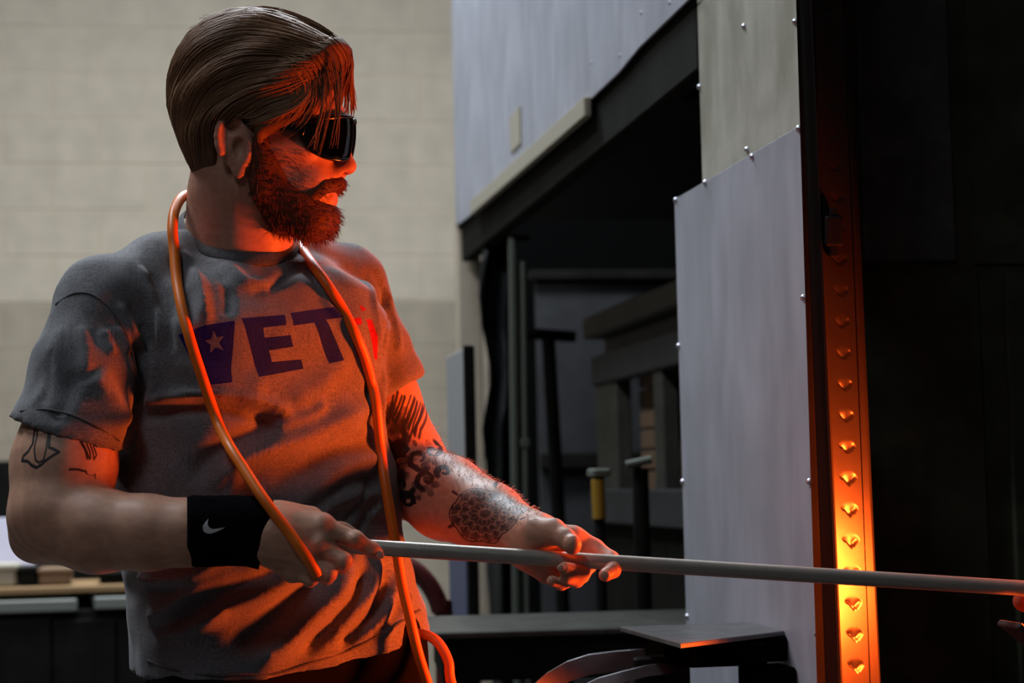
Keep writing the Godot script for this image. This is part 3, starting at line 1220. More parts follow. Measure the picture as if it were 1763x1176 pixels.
# ---------------------------------------------------------------- right: the black furnace body beyond the post
func right_side() -> void:
	var t := thing("furnace", "black furnace housing filling the dark space beyond the glowing post", "furnace")
	var z := -3.15
	var x0 := onz(1440, 600, z).x
	var mb := MB.new()
	mb.box(Vector3(x0, 0, z - 0.6), Vector3(x0 + 1.6, 3.3, z), 0.006)
	put(mb.mesh(), "housing", M.furnace_black, t)
	for q in [[1470, -60, 1643, 450, 0.012], [1655, -60, 1900, 455, 0.008], [1470, 470, 1713, 1300, 0.010], [1724, 470, 1900, 1300, 0.014]]:
		var a := onz(q[0], q[1], z)
		var b := onz(q[2], q[3], z)
		mb = MB.new()
		mb.box(Vector3(a.x, b.y, z), Vector3(b.x, a.y, z + q[4]), 0.003)
		put(mb.mesh(), "door_panel", M.furnace_steel if q[1] < 0 and q[0] < 1600 else M.furnace_black, t)

func bench_left() -> void:
	var z := -5.6
	var t := thing("tool_bench", "dark tool cabinet with pale worktop strips, behind the man's elbow", "bench")
	var a := onz(-40, 992, z)
	var b := onz(330, 1020, z)
	var mb := MB.new()
	mb.box(Vector3(a.x - 0.2, 0, z - 0.5), Vector3(b.x, onz(100, 1050, z).y, z), 0.005)
	put(mb.mesh(), "cabinet", M.soot, t)
	for q in [[-40, 133, 1036, 1052], [162, 330, 1028, 1044]]:
		mb = MB.new()
		var c := onz(q[0], q[2], z)
		var e := onz(q[1], q[3], z)
		mb.box(Vector3(c.x, e.y, z - 0.45), Vector3(e.x, c.y, z + 0.02), 0.004)
		put(mb.mesh(), "worktop", plain(Color(0.45, 0.46, 0.43), 0.6), t)
	for k in 3:
		mb = MB.new()
		var c := onz(-20 + k * 112, 1068, z)
		mb.box(Vector3(c.x, 0.1, z), Vector3(c.x + 0.17, c.y, z + 0.012), 0.003)
		put(mb.mesh(), "cabinet_door", M.soot, t)
	# upper shelf of the bench with things lying on it
	mb = MB.new()
	var s0 := onz(-40, 1001, z)
	var s1 := onz(330, 1008, z)
	mb.box(Vector3(s0.x - 0.1, s1.y - 0.012, z - 0.4), Vector3(s1.x, s1.y + 0.008, z), 0.003)
	put(mb.mesh(), "upper_shelf", M.wood, t)
	for x in [-30, 140, 320]:
		mb = MB.new()
		var c := onz(x, 1030, z - 0.1)
		mb.box(Vector3(c.x - 0.02, onz(100, 1052, z).y, z - 0.3), Vector3(c.x + 0.02, s1.y - 0.012, z - 0.05), 0.003)
		put(mb.mesh(), "shelf_support", M.soot, t)
	var sy := s1.y + 0.008
	var items := [[-30, 30, 972, M.tape, "paper_pack", "pale paper-wrapped pack lying on the bench shelf behind the elbow", "pack"], [34, 66, 975, M.soot, "tool_box", "small black box on the bench shelf below the man's elbow", "box"], [68, 122, 978, M.brick, "cork_block", "brown block on the bench shelf under the man's forearm", "block"], [172, 222, 985, M.soot, "tool_box", "small black box on the bench shelf beside the man's shirt", "box"]]
	for it in items:
		var c := onz(it[0], it[2], z - 0.1)
		var e := onz(it[1], it[2], z - 0.1)
		mb = MB.new()
		var hgt := maxf(c.y - sy, 0.02)
		mb.box(Vector3(c.x, sy, z - 0.22), Vector3(e.x, sy + hgt, z - 0.06), 0.008)
		mb.box(Vector3(c.x - 0.004, sy + hgt * 0.72, z - 0.225), Vector3(e.x + 0.004, sy + hgt * 0.98, z - 0.055), 0.006)
		tag(put(mb.mesh(), it[4], it[3]), it[5], it[6])
	# white sheet with an added glow and dark screen standing on the bench
	t = thing("glow_sheet", "white sheet with an added glow standing at the left edge behind the elbow", "white sheet")
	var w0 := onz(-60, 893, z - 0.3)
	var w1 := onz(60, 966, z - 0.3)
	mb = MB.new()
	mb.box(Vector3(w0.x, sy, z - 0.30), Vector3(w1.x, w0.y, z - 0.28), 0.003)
	put(mb.mesh(), "glow_panel", M.sheet_glow, t)
	var ll := AreaLight3D.new()  # added light to go with the glow of the sheet
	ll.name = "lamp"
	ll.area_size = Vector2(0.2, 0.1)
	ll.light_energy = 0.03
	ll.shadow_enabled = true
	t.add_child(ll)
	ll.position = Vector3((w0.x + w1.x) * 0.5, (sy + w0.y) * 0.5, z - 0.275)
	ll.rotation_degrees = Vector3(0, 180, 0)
	t.set_meta("kind", "thing")
	t = thing("dark_cabinet", "black wall cabinet low on the block wall behind the raised upper arm", "cabinet")
	var k0 := onz(-60, 795, ZW + 0.35)
	var k1 := onz(330, 1100, ZW + 0.35)
	mb = MB.new()
	mb.box(Vector3(k0.x, 0, ZW + 0.02), Vector3(k1.x, k0.y, ZW + 0.35), 0.006)
	put(mb.mesh(), "carcass", M.soot, t)
	for k in 2:
		mb = MB.new()
		var w := (k1.x - k0.x) / 2
		mb.box(Vector3(k0.x + w * k + 0.01, 0.1, ZW + 0.35), Vector3(k0.x + w * (k + 1) - 0.01, k0.y - 0.02, ZW + 0.365), 0.004)
		put(mb.mesh(), "cabinet_door", M.soot, t)

# ---------------------------------------------------------------- the fire and the pipe
const DP := 2.20           # distance of the blowpipe

func glory_hole() -> void:
	var c := at(1975, 1030, 2.34)
	var ax := Vector3(-1, 0, 0)
	var t := thing("glory_hole", "round reheating furnace with a glowing mouth just beyond the right edge", "furnace")
	var mb := MB.new()
	mb.lathe(PackedVector2Array([Vector2(0.118, 0.0), Vector2(0.28, 0.0), Vector2(0.30, -0.02), Vector2(0.30, -0.6), Vector2(0.0001, -0.62)]), c + ax * 0.03, ax, 36)
	put(mb.mesh(), "drum", M.black_steel, t)
	mb = MB.new()
	mb.lathe(PackedVector2Array([Vector2(0.125, 0.03), Vector2(0.118, 0.028), Vector2(0.110, -0.09)]), c, ax, 36)
	put(mb.mesh(), "mouth_ring", M.brick, t)
	mb = MB.new()
	mb.lathe(PackedVector2Array([Vector2(0.109, -0.07), Vector2(0.07, -0.074), Vector2(0.0001, -0.075)]), c, ax, 36)
	put(mb.mesh(), "glowing_mouth_light", M.fire, t)
	for s in [-1, 1]:
		for k in [0.12, 0.5]:
			mb = MB.new()
			mb.box(Vector3(c.x + k - 0.02, 0, c.z + s * 0.22 - 0.02), Vector3(c.x + k + 0.02, c.y - 0.15, c.z + s * 0.22 + 0.02), 0.003)
			put(mb.mesh(), "leg", M.black_steel, t)
	var l := AreaLight3D.new()
	l.name = "firelight"
	l.area_size = Vector2(0.17, 0.17)
	l.light_color = Color(1.0, 0.355, 0.10)
	l.light_energy = FIRE
	l.shadow_enabled = true
	t.add_child(l)
	l.position = c - ax * 0.066
	l.rotation_degrees = Vector3(0, 90, 0)

func blowpipe() -> void:
	var a := at(575, 938.5, DP + 0.004)
	var b := at(1763, 1013, 2.25)
	var mb := MB.new()
	var pts := PackedVector3Array()
	var rad := PackedFloat32Array()
	var dir := (b - a).normalized()
	var long := (at(1880, 1020, 2.27) - a).length()
	for k in 25:
		var f := k / 24.0
		pts.append(a + dir * long * f)
		rad.append(0.0090 if k > 0 else 0.0084)
	mb.tube(pts, rad, 28)
	var t := thing("blowpipe", "long straight steel blowpipe held level in both hands", "blowpipe")
	put(mb.mesh(), "tube", M.pipe, t)
	mb = MB.new()
	mb.tube(PackedVector3Array([a, a - dir * 0.004, a - dir * 0.03, a - dir * 0.034]), PackedFloat32Array([0.0075, 0.0065, 0.0062, 0.005]), 20)
	put(mb.mesh(), "mouthpiece", M.chrome, t)
	# the stand that the far end rests on
	t = thing("pipe_stand", "pipe rest with a roller ball coloured firelight orange under the pipe at the right edge", "stand")
	var u := a + dir * ((at(1772, 1014, 2.25) - a).length())
	var low := u - Vector3(-0.012, 0.07, 0)
	mb = MB.new()
	mb.tube(PackedVector3Array([low, Vector3(low.x, 0.0, low.z)]), same(2, 0.016), 12)
	put(mb.mesh(), "post", M.black_steel, t)
	for s in [-1, 1]:
		mb = MB.new()
		var xf := Transform3D(Basis(Vector3.BACK, s * -0.9) , low)
		mb.box(Vector3(-0.004, 0, -0.03), Vector3(0.004, 0.05, 0.03), 0.002, xf)
		put(mb.mesh(), "arm", M.dark_grey, t)
		mb = MB.new()
		var q: Vector3 = u + Vector3(0.0, -0.0155, s * 0.0165)
		var prf := PackedVector2Array()
		for k in 9:
			var an := PI * k / 8.0 - PI / 2
			prf.append(Vector2(maxf(cos(an) * 0.0125, 0.0001), sin(an) * 0.0125))
		mb.lathe(prf, q, Vector3.BACK, 16)
		put(mb.mesh(), "roller_ball", M.firelit_orange, t)
	mb = MB.new()
	mb.box(Vector3(low.x - 0.12, 0, low.z - 0.12), Vector3(low.x + 0.12, 0.02, low.z + 0.12), 0.004)
	put(mb.mesh(), "foot", M.black_steel, t)

# ---------------------------------------------------------------- the man
const DT := 2.42           # distance of the torso's axis
const DH := 2.38           # distance of the head's middle plane

func P(px: float, py: float, d: float) -> Vector3:
	return at(px, py, d)

func R(px: float, d: float) -> float:    # a length of px pixels at distance d
	return px * d / F

func chain(f: Field, js: Array, k := 0.012, clipn := Vector3.ZERO, clipp := Vector3.ZERO) -> void:
	# joints [px, py, distance, radius in pixels]
	for j in js.size() - 1:
		var a: Array = js[j]
		var b: Array = js[j + 1]
		f.cap(at(a[0], a[1], a[2]), at(b[0], b[1], b[2]), R(a[3], a[2]), R(b[3], b[2]), k, 0, clipn, clipp)

var SK: StandardMaterial3D

func person() -> void:
	var t := thing("person", "bearded man in a grey printed t-shirt and dark glasses holding a blowpipe", "person")
	# skin
	var pores := noise_tex(0.10, 21, Color(0.90, 0.86, 0.84), Color(1, 1, 1), 256, 4)
	SK = plain(Color(0.79, 0.59, 0.50), 0.5, 0.0, 0.45)
	SK.subsurf_scatter_enabled = true
	SK.subsurf_scatter_strength = 0.12
	var skin_plain := SK.duplicate() as StandardMaterial3D
	skin_plain.uv1_triplanar = true
	skin_plain.uv1_world_triplanar = true
	skin_plain.uv1_scale = Vector3(5, 5, 5)
	skin_plain.albedo_texture = pores
	var body := ArrayMesh.new()
	# trunk inside the clothes, so that head and arms belong to one body
	var f := Field.new()
	chain(f, [[400, 470, 2.44, 70], [420, 600, 2.43, 120], [440, 850, 2.42, 125], [475, 1100, 2.42, 125]], 0.03)
	chain(f, [[400, 500, 2.44, 60], [190, 545, 2.31, 62]], 0.03)
	chain(f, [[400, 490, 2.44, 60], [600, 510, 2.53, 55]], 0.03)
	built(f, 0.016).mesh(skin_plain, body)
	var hd := head()
	hd.mesh(skin_plain, body)
	var ra := right_arm()
	var la := left_arm()
	ra = inked(ra, [[165, 530, 2.31], [125, 740, 2.26], [92, 888, 2.21], [260, 917, 2.18], [440, 918, 2.17], [650, 950, 2.17]], 0)
	ra.mesh(ink(ra, 0), body)
	la = inked(la, [[615, 520, 2.545], [668, 690, 2.535], [712, 826, 2.525], [940, 937, 2.245], [1060, 990, 2.22]], 1)
	la.mesh(ink(la, 1), body)
	put(body, "body", null, t)
	nails(t)
	arm_hair(t, la)
	wristband(t)
	var sm := shirt(t)
	trousers(t)
	hair(t)
	beard(t, hd)
	sunglasses()
	hose(sm)

# ---------------------------------------------------------------- head
func hx(x: float, y: float, z := 0.0) -> Vector3:
	# head axes: pixels of the profile, z in the same units towards the near side; the head is turned a little to the camera
	return HO + HB * Vector3((x - 440.0), -(y - 215.0), z) * HS

var HO := Vector3.ZERO
var HB := Basis()
var HS := 0.0

func head() -> MB:
	HO = at(440, 215, DH)
	HB = B * Basis(Vector3.UP, deg_to_rad(-9.0))
	HS = DH / F
	var f := Field.new()
	var s := HS
	var e := func(x: float, y: float, z: float, rx: float, ry: float, rz: float, k: float, o := 0, roll := 0.0) -> void:
		f.ell(hx(x, y, z), Vector3(rx, ry, rz) * s, HB * Basis(Vector3.BACK, deg_to_rad(roll)), k * s, o)
	var c := func(a: Vector3, b: Vector3, r0: float, r1: float, k: float, o := 0) -> void:
		f.cap(hx(a.x, a.y, a.z), hx(b.x, b.y, b.z), r0 * s, r1 * s, k * s, o)
	e.call(446, 178, 0, 143, 132, 104, 20)
	e.call(505, 255, 0, 84, 92, 70, 30)
	for z in [-1, 1]:
		c.call(Vector3(440, 325, 60 * z), Vector3(545, 372, 24 * z), 26, 24, 30)
		c.call(Vector3(535, 262, 48 * z), Vector3(480, 262, 74 * z), 26, 20, 24)      # cheekbone
		c.call(Vector3(578, 205, 14 * z), Vector3(556, 208, 56 * z), 17, 15, 18)      # brow
		e.call(584, 296, 13 * z, 17, 12, 10, 8)                                         # side of the nose
		c.call(Vector3(548, 318, 34 * z), Vector3(520, 345, 46 * z), 20, 18, 22)
		c.call(Vector3(548, 312, 25 * z), Vector3(478, 308, 57 * z), 26, 25, 26)
	c.call(Vector3(583, 215, 0), Vector3(600, 281, 0), 11, 13, 10)
	e.call(601, 289, 0, 17, 14.5, 15, 8)
	c.call(Vector3(556, 318, 0), Vector3(554, 372, 0), 27, 24, 22)
	c.call(Vector3(572, 328, -15), Vector3(572, 328, 15), 11, 11, 7)                   # lips
	c.call(Vector3(571, 345, -13), Vector3(571, 345, 13), 11.5, 11.5, 5)
	c.call(Vector3(418, 300, 0), Vector3(404, 490, -45), 84, 88, 40)                     # neck
	c.call(Vector3(364, 330, -10), Vector3(345, 440, -60), 40, 50, 40)
	c.call(Vector3(450, 320, 50), Vector3(462, 450, -10), 20, 18, 26)                   # neck muscle
	for z in [-1, 1]:                                                                  # ears
		var o := Vector3(437, 261, 107 * z)
		var pts := []
		for k in 15:
			var a := deg_to_rad(-60.0 + k * 19.0)
			pts.append(Vector3(o.x - 3 + 24 * cos(a) - 5 * sin(a), o.y - 6 - 43 * sin(a) , o.z - 9 * z * cos(a) + 3 * z))
		for k in 14:
			c.call(pts[k], pts[k + 1], 6.0, 6.0, 3)
			c.call(pts[k] + Vector3(4, 0, -9 * z), pts[k + 1] + Vector3(4, 0, -9 * z), 7.0, 7.0, 5)
		e.call(o.x - 3, o.y - 2, o.z - 4 * z, 28, 43, 9, 6, 0, 8.0)
		c.call(Vector3(o.x - 6, o.y - 25, o.z - 2 * z), Vector3(o.x - 8, o.y + 18, o.z - 2 * z), 4.5, 4.5, 4)
		c.call(Vector3(o.x - 8, o.y + 18, o.z - 2 * z), Vector3(o.x + 6, o.y + 30, o.z - 4 * z), 4.5, 5, 4)
		e.call(o.x + 4, o.y + 42, o.z - 4 * z, 12, 14, 7, 6)
		c.call(Vector3(o.x + 19, o.y - 4, o.z - 6 * z), Vector3(o.x + 17, o.y + 14, o.z - 5 * z), 6, 6, 4)
		e.call(o.x + 8, o.y + 4, o.z + 2 * z, 11, 17, 9, 5, 1)
		e.call(o.x - 1, o.y - 28, o.z + 3 * z, 11, 10, 6, 4, 1)
	c.call(Vector3(575, 338, -26), Vector3(588, 337, 0), 1.5, 2.0, 2, 1)               # mouth line
	c.call(Vector3(575, 338, 26), Vector3(588, 337, 0), 1.5, 2.0, 2, 1)
	for z in [-1, 1]:
		e.call(597, 301, 7 * z, 6, 4, 4, 3, 1)                                          # nostrils
	var mb := built(f, 0.0027)
	return mb

# ---------------------------------------------------------------- arms and hands
func right_arm() -> MB:
	var f := Field.new()
	chain(f, [[170, 540, 2.315, 62], [128, 690, 2.275, 76], [111, 800, 2.245, 89], [96, 884, 2.22, 80]], 0.012)
	chain(f, [[98, 888, 2.22, 79], [165, 913, 2.20, 72], [255, 917, 2.185, 63], [322, 917, 2.18, 56], [345, 917, 2.18, 50], [410, 920, 2.175, 46], [465, 925, 2.172, 44]], 0.012)
	f.ell(at(62, 930, 2.225), Vector3(R(44, 2.2), R(40, 2.2), 0.03), B, 0.012)
	# the back of the hand, towards the camera
	var w := [478, 922, 2.172, 46]
	chain(f, [w, [552, 908, 2.168, 27]], 0.014)
	chain(f, [w, [548, 938, 2.160, 25]], 0.014)
	chain(f, [w, [527, 965, 2.162, 23]], 0.014)
	chain(f, [w, [503, 984, 2.170, 20]], 0.014)
	chain(f, [[480, 895, 2.185, 30], [535, 893, 2.19, 22]], 0.014)
	# index finger along the pipe
	chain(f, [[552, 906, 2.168, 19], [612, 929, 2.163, 14.0], [640, 946, 2.170, 12.5], [650, 953, 2.174, 11.0]], 0.005)
	f.ell(at(612, 928, 2.158), Vector3(R(15, 2.16), R(14, 2.16), 0.010), B, 0.004)
	# middle, ring and little fingers curl round behind the pipe
	chain(f, [[548, 940, 2.160, 18], [592, 966, 2.150, 14.5], [588, 975, 2.180, 12.5], [570, 960, 2.205, 11]], 0.005)
	chain(f, [[527, 966, 2.162, 17], [566, 988, 2.150, 13.5], [563, 994, 2.180, 12], [548, 980, 2.205, 10.5]], 0.005)
	chain(f, [[503, 984, 2.170, 15], [537, 997, 2.158, 11.0], [533, 1001, 2.185, 10], [524, 990, 2.205, 9.5]], 0.005)
	for kn in [[553, 904, 2.160, 12], [549, 937, 2.150, 12], [527, 962, 2.152, 11], [503, 981, 2.161, 9]]:
		f.ell(at(kn[0], kn[1], kn[2]), Vector3.ONE * R(kn[3], 2.16), B, 0.008)
	# thumb on the far side of the pipe
	chain(f, [[490, 910, 2.20, 26], [545, 905, 2.222, 17], [590, 915, 2.232, 14], [615, 925, 2.232, 12]], 0.008)
	return built(f, 0.0028)

func left_arm() -> MB:
	var f := Field.new()
	chain(f, [[612, 525, 2.545, 56], [664, 690, 2.535, 58], [700, 790, 2.53, 64], [712, 822, 2.525, 65]], 0.012)
	chain(f, [[712, 826, 2.525, 66], [768, 857, 2.455, 71], [843, 893, 2.365, 60], [905, 924, 2.285, 46], [925, 932, 2.262, 44]], 0.012)
	f.ell(at(700, 858, 2.53), Vector3(R(36, 2.4), R(36, 2.4), 0.03), B, 0.012)
	# palm, seen from the thumb side
	var w := [922, 932, 2.262, 40]
	chain(f, [w, [988, 930, 2.258, 22]], 0.014)
	chain(f, [w, [980, 950, 2.266, 22]], 0.014)
	chain(f, [w, [966, 972, 2.268, 22]], 0.014)
	chain(f, [[918, 950, 2.262, 36], [942, 985, 2.258, 21]], 0.014)
	# ball of the thumb and thumb, resting on the pipe
	chain(f, [[925, 918, 2.235, 30], [952, 916, 2.222, 23]], 0.012)
	chain(f, [[952, 915, 2.220, 21], [975, 928, 2.202, 16.5], [985, 940, 2.192, 14.5]], 0.006)
	f.ell(at(986, 937, 2.186), Vector3(R(15, 2.19), R(17, 2.19), 0.009), B, 0.005)
	# index finger: over, behind the pipe and its tip back under
	chain(f, [[986, 924, 2.262, 20], [1024, 944, 2.256, 15.5], [1052, 964, 2.238, 14.5], [1055, 981, 2.215, 13.5], [1042, 990, 2.203, 12.0]], 0.005)
	# the others pass under the pipe and come back towards the palm
	chain(f, [[982, 950, 2.266, 19], [1012, 972, 2.252, 15], [1000, 986, 2.218, 14], [972, 979, 2.196, 12.0]], 0.005)
	chain(f, [[968, 968, 2.268, 18], [1000, 990, 2.252, 14], [992, 999, 2.222, 12.5], [975, 995, 2.203, 11.0]], 0.005)
	chain(f, [[944, 980, 2.260, 17], [972, 1000, 2.248, 12.5], [966, 1005, 2.222, 11.0], [950, 1000, 2.206, 9.5]], 0.005)
	return built(f, 0.0028)

func limb_uv(p: Vector3, js: PackedVector3Array, cum: PackedFloat32Array) -> Vector2:
	# round the limb (u) and along it (v), in metres along
	var bd := 1e9
	var out := Vector2.ZERO
	for j in js.size() - 1:
		var ab := js[j + 1] - js[j]
		var h := clampf((p - js[j]).dot(ab) / ab.length_squared(), 0.0, 1.0)
		var q := js[j] + ab * h
		var dd := (p - q).length()
		if dd < bd:
			bd = dd
			var ax := ab.normalized()
			var ref := (Vector3(0, 0, 1) - ax * ax.z).normalized()
			var oth := ax.cross(ref)
			var r := p - q
			out = Vector2(atan2(r.dot(oth), r.dot(ref)) / TAU + 0.5, cum[j] + ab.length() * h)
	return out

const ARM := 0.78          # metres of limb on one texture

func inked(mb: MB, joints: Array, _which: int) -> MB:
	var js := PackedVector3Array()
	var cum := PackedFloat32Array()
	for j in joints:
		js.append(at(j[0], j[1], j[2]))
		cum.append(0.0 if cum.is_empty() else cum[cum.size() - 1] + (js[js.size() - 1] - js[js.size() - 2]).length())
	mb.u.resize(mb.v.size())
	for k in mb.v.size():
		var q := limb_uv(mb.v[k], js, cum)
		mb.u[k] = Vector2(q.x, q.y / ARM)
	return mb

class Ink:
	# a skin picture that tattoos are drawn into; marks are given where they sit on the arm
	var im: Image
	var look: Look
	var mb: MB
	const TW := 640
	const TH := 1024

	func _init(base: Color, host: Node3D, m: MB) -> void:
		im = Image.create(TW, TH, false, Image.FORMAT_RGB8)
		var fn := FastNoiseLite.new()
		fn.seed = 4
		fn.frequency = 0.03
		fn.fractal_octaves = 4
		for y in TH:
			for x in TW:
				var q := 1.0 + 0.10 * fn.get_noise_2d(x, y)
				im.set_pixel(x, y, Color(base.r * q, base.g * q * (1.0 + 0.02 * q), base.b * q))
		mb = m
		look = Look.new(host, m)

	func spot(px: float, py: float) -> Vector2:
		var k := look.find(px, py)
		return Vector2(mb.u[k].x * TW, mb.u[k].y * TH)

	func dab(c: Vector2, r: float, a: float, col := Color(0.16, 0.15, 0.16)) -> void:
		var R := int(ceil(r + 1))
		for y in range(int(c.y) - R, int(c.y) + R + 1):
			for x in range(int(c.x) - R, int(c.x) + R + 1):
				if x < 0 or y < 0 or x >= TW or y >= TH:
					continue
				var d := Vector2(x - c.x, y - c.y).length()
				var w := clampf(r + 0.7 - d, 0.0, 1.0) * a
				if w > 0.0:
					im.set_pixel(x, y, im.get_pixel(x, y).lerp(col, w))

	func line(pts: Array, w: float, a := 0.8) -> void:    # arm positions in order
		var q := PackedVector2Array()
		for p in pts:
			q.append(spot(p[0], p[1]))
		stroke(q, w, a)

	func stroke(q: PackedVector2Array, w: float, a: float) -> void:
		for j in q.size() - 1:
			var n := int((q[j + 1] - q[j]).length() / maxf(w * 0.6, 0.8)) + 1
			if n > 260:
				continue
			for k in n:
				dab(q[j].lerp(q[j + 1], float(k) / n), w, a)

func ink(mb: MB, which: int) -> StandardMaterial3D:
	var t := Ink.new(Color(0.79, 0.59, 0.50), self, mb)
	if which == 0:
		# outlined cross-like bone on the outer arm and a few feathers
		t.line([[62, 722], [60, 745], [58, 765], [50, 778], [40, 785], [38, 792], [48, 795], [55, 800], [64, 803], [72, 799], [80, 792], [94, 783], [102, 777], [92, 772], [86, 768], [88, 748], [94, 726]], 2.0, 0.75)
		t.line([[66, 722], [64, 750], [60, 775], [62, 790], [68, 795], [76, 790], [80, 770], [84, 740], [86, 728]], 1.5, 0.5)
		for k in 5:
			t.line([[140 + k * 6, 742 + k * 2], [138 + k * 6, 760 + k * 2], [146 + k * 5, 775 + k * 2], [152 + k * 3, 792]], 1.5, 0.6)
		t.line([[118, 806], [135, 808], [150, 812], [165, 820]], 1.5, 0.5)
	else:
		# round many-petalled flower on the inner forearm
		var c0 := t.spot(836, 884)
		var ex := t.spot(876, 900) - c0
		var ey := t.spot(820, 924) - c0
		ex = ex / 43.0
		ey = ey / 43.0
		for y in range(-80, 81):
			for x in range(-80, 81):
				var r := Vector2(x, y).length()
				if r > 66:
					continue
				var a := atan2(y, x)
				var edge := 53.0 + 6.0 * absf(cos(a * 3.5)) 
				var v := 0.0
				if r < edge:
					v = 0.5
					var pet := absf(sin(a * 7.0))
					for ring in [[8.0, 4.0, 7.0], [20.0, 7.0, 7.0], [33.0, 8.0, 7.0], [47.0, 9.0, 3.5]]:
						var rr: float = ring[0] + ring[1] * absf(cos(a * ring[2]))
						if absf(r - rr) < 1.5:
							v = 0.05
						elif absf(r - rr + 4.5) < 1.3 and int(rr) % 2 == 0:
							v = 0.75
					if pet < 0.13 and r > 8:
						v = 0.05
					elif pet > 0.93 and fmod(r, 13.0) < 8.0:
						v = 0.85
					if r < 4:
						v = 0.8
					if edge - r < 2.2:
						v = 0.8
				if v > 0.0:
					t.dab(c0 + ex * x * 0.93 + ey * y * 0.93, 0.9, v)
		for q in [[786, 850, 778, 846], [781, 902, 772, 908], [896, 894, 906, 890], [852, 836, 858, 828]]:
			t.line([[q[0], q[1]], [q[2], q[3]]], 4.0, 0.8)
		# scrolls and shading round the elbow
		var g := RandomNumberGenerator.new()
		g.seed = 11
		for q in [[690, 835, 24, 0.4], [735, 825, 20, 2.0], [722, 790, 22, 1.0], [690, 778, 20, 3.0], [765, 812, 14, 2.6], [700, 862, 16, 4.0], [745, 775, 16, 5.0]]:
			var pts := []
			for k in 22:
				var an: float = q[3] + k * 0.30
				var rr: float = q[2] * (1.0 - k / 26.0)
				pts.append([q[0] + cos(an) * rr, q[1] + sin(an) * rr * 0.9])
			t.line(pts, 4.2, 0.75)
			t.line(pts.slice(0, 9), 7.5, 0.55)
		for k in 46:
			var px := g.randf_range(672, 750)
			var py := g.randf_range(745, 865)
			if Vector2(px - 706, py - 800).length() < 62:
				t.dab(t.spot(px, py), g.randf_range(5, 13), g.randf_range(0.25, 0.6))
		# long feathered strokes on the upper arm
		for k in 13:
			var x := 664.0 + k * 5.0 + g.randf_range(-3, 3)
			var y := 672.0 + k * 2.0 + g.randf_range(-4, 8)
			t.line([[x + 16, y], [x + 11, y + 18], [x + 4, y + 36], [x - 1, y + g.randf_range(44, 66)]], g.randf_range(1.5, 4.0), g.randf_range(0.35, 0.7))
		for k in 40:
			t.dab(t.spot(g.randf_range(664, 700), g.randf_range(700, 775)), g.randf_range(4, 14), 0.3)
		for k in 46:
			t.dab(t.spot(g.randf_range(668, 700), g.randf_range(760, 868)), g.randf_range(6, 16), g.randf_range(0.2, 0.45))
	var m := SK.duplicate() as StandardMaterial3D
	m.albedo_color = Color.WHITE
	m.albedo_texture = ImageTexture.create_from_image(t.im)
	m.texture_repeat = false
	return m

func nails(t: Node3D) -> void:
	var m := plain(Color(0.86, 0.66, 0.57), 0.3)
	for q in [[654, 955, 2.1655, -40.0, 8.0, 6.5], [987, 934, 2.1795, 60.0, 0.1, 0.1], [1042, 990, 2.1935, 70.0, 7.0, 8.0], [966, 978, 2.188, 80.0, 6.0, 7.5]]:
		if q[4] < 1.0:
			continue
		var mb := MB.new()
		var ce := at(q[0], q[1], q[2])
		var b := B * Basis(Vector3.BACK, deg_to_rad(q[3]))
		var rings := []
		for r in 5:
			var ring := PackedVector3Array()
			var f := r / 4.0
			for s in 12:
				var a := TAU * s / 12.0
				ring.append(ce + b * Vector3(cos(a) * R(q[4], 2.2) * sqrt(1.0 - f * f * 0.96), sin(a) * R(q[5], 2.2) * sqrt(1.0 - f * f * 0.96), f * 0.0016))
			rings.append(ring)
		mb.loft(rings)
		put(mb.mesh(), "fingernail", m, t)

func arm_hair(t: Node3D, la: MB) -> void:
	var mb := MB.new()
	var g := RandomNumberGenerator.new()
	g.seed = 5
	var ax := (at(925, 900, 2.28) - at(740, 800, 2.42)).normalized()
	var n := 0
	for tries in 60000:
		var k := g.randi() % la.v.size()
		var p := proj(la.v[k])
		if p.x < 725 or p.x > 925 or p.y > 905:
			continue
		var up := la.n[k].dot(Vector3.UP)
		if up < 0.42:
			continue
		var d := (ax * g.randf_range(0.5, 1.0) + la.n[k] * g.randf_range(0.35, 0.9) + Vector3(g.randf_range(-0.3, 0.3), g.randf_range(-0.2, 0.3), g.randf_range(-0.3, 0.3))).normalized()
		var l := g.randf_range(0.003, 0.008)
		var a := la.v[k]
		mb.tube(PackedVector3Array([a, a + d * l * 0.5 + la.n[k] * l * 0.08, a + d * l]), PackedFloat32Array([0.00022, 0.0002, 0.0001]), 3, false, false)
		n += 1
		if n > 800:
			break
	tag(put(mb.mesh(), "arm_hair", plain(Color(0.55, 0.36, 0.22), 0.5), t), "", "", "", "stuff")

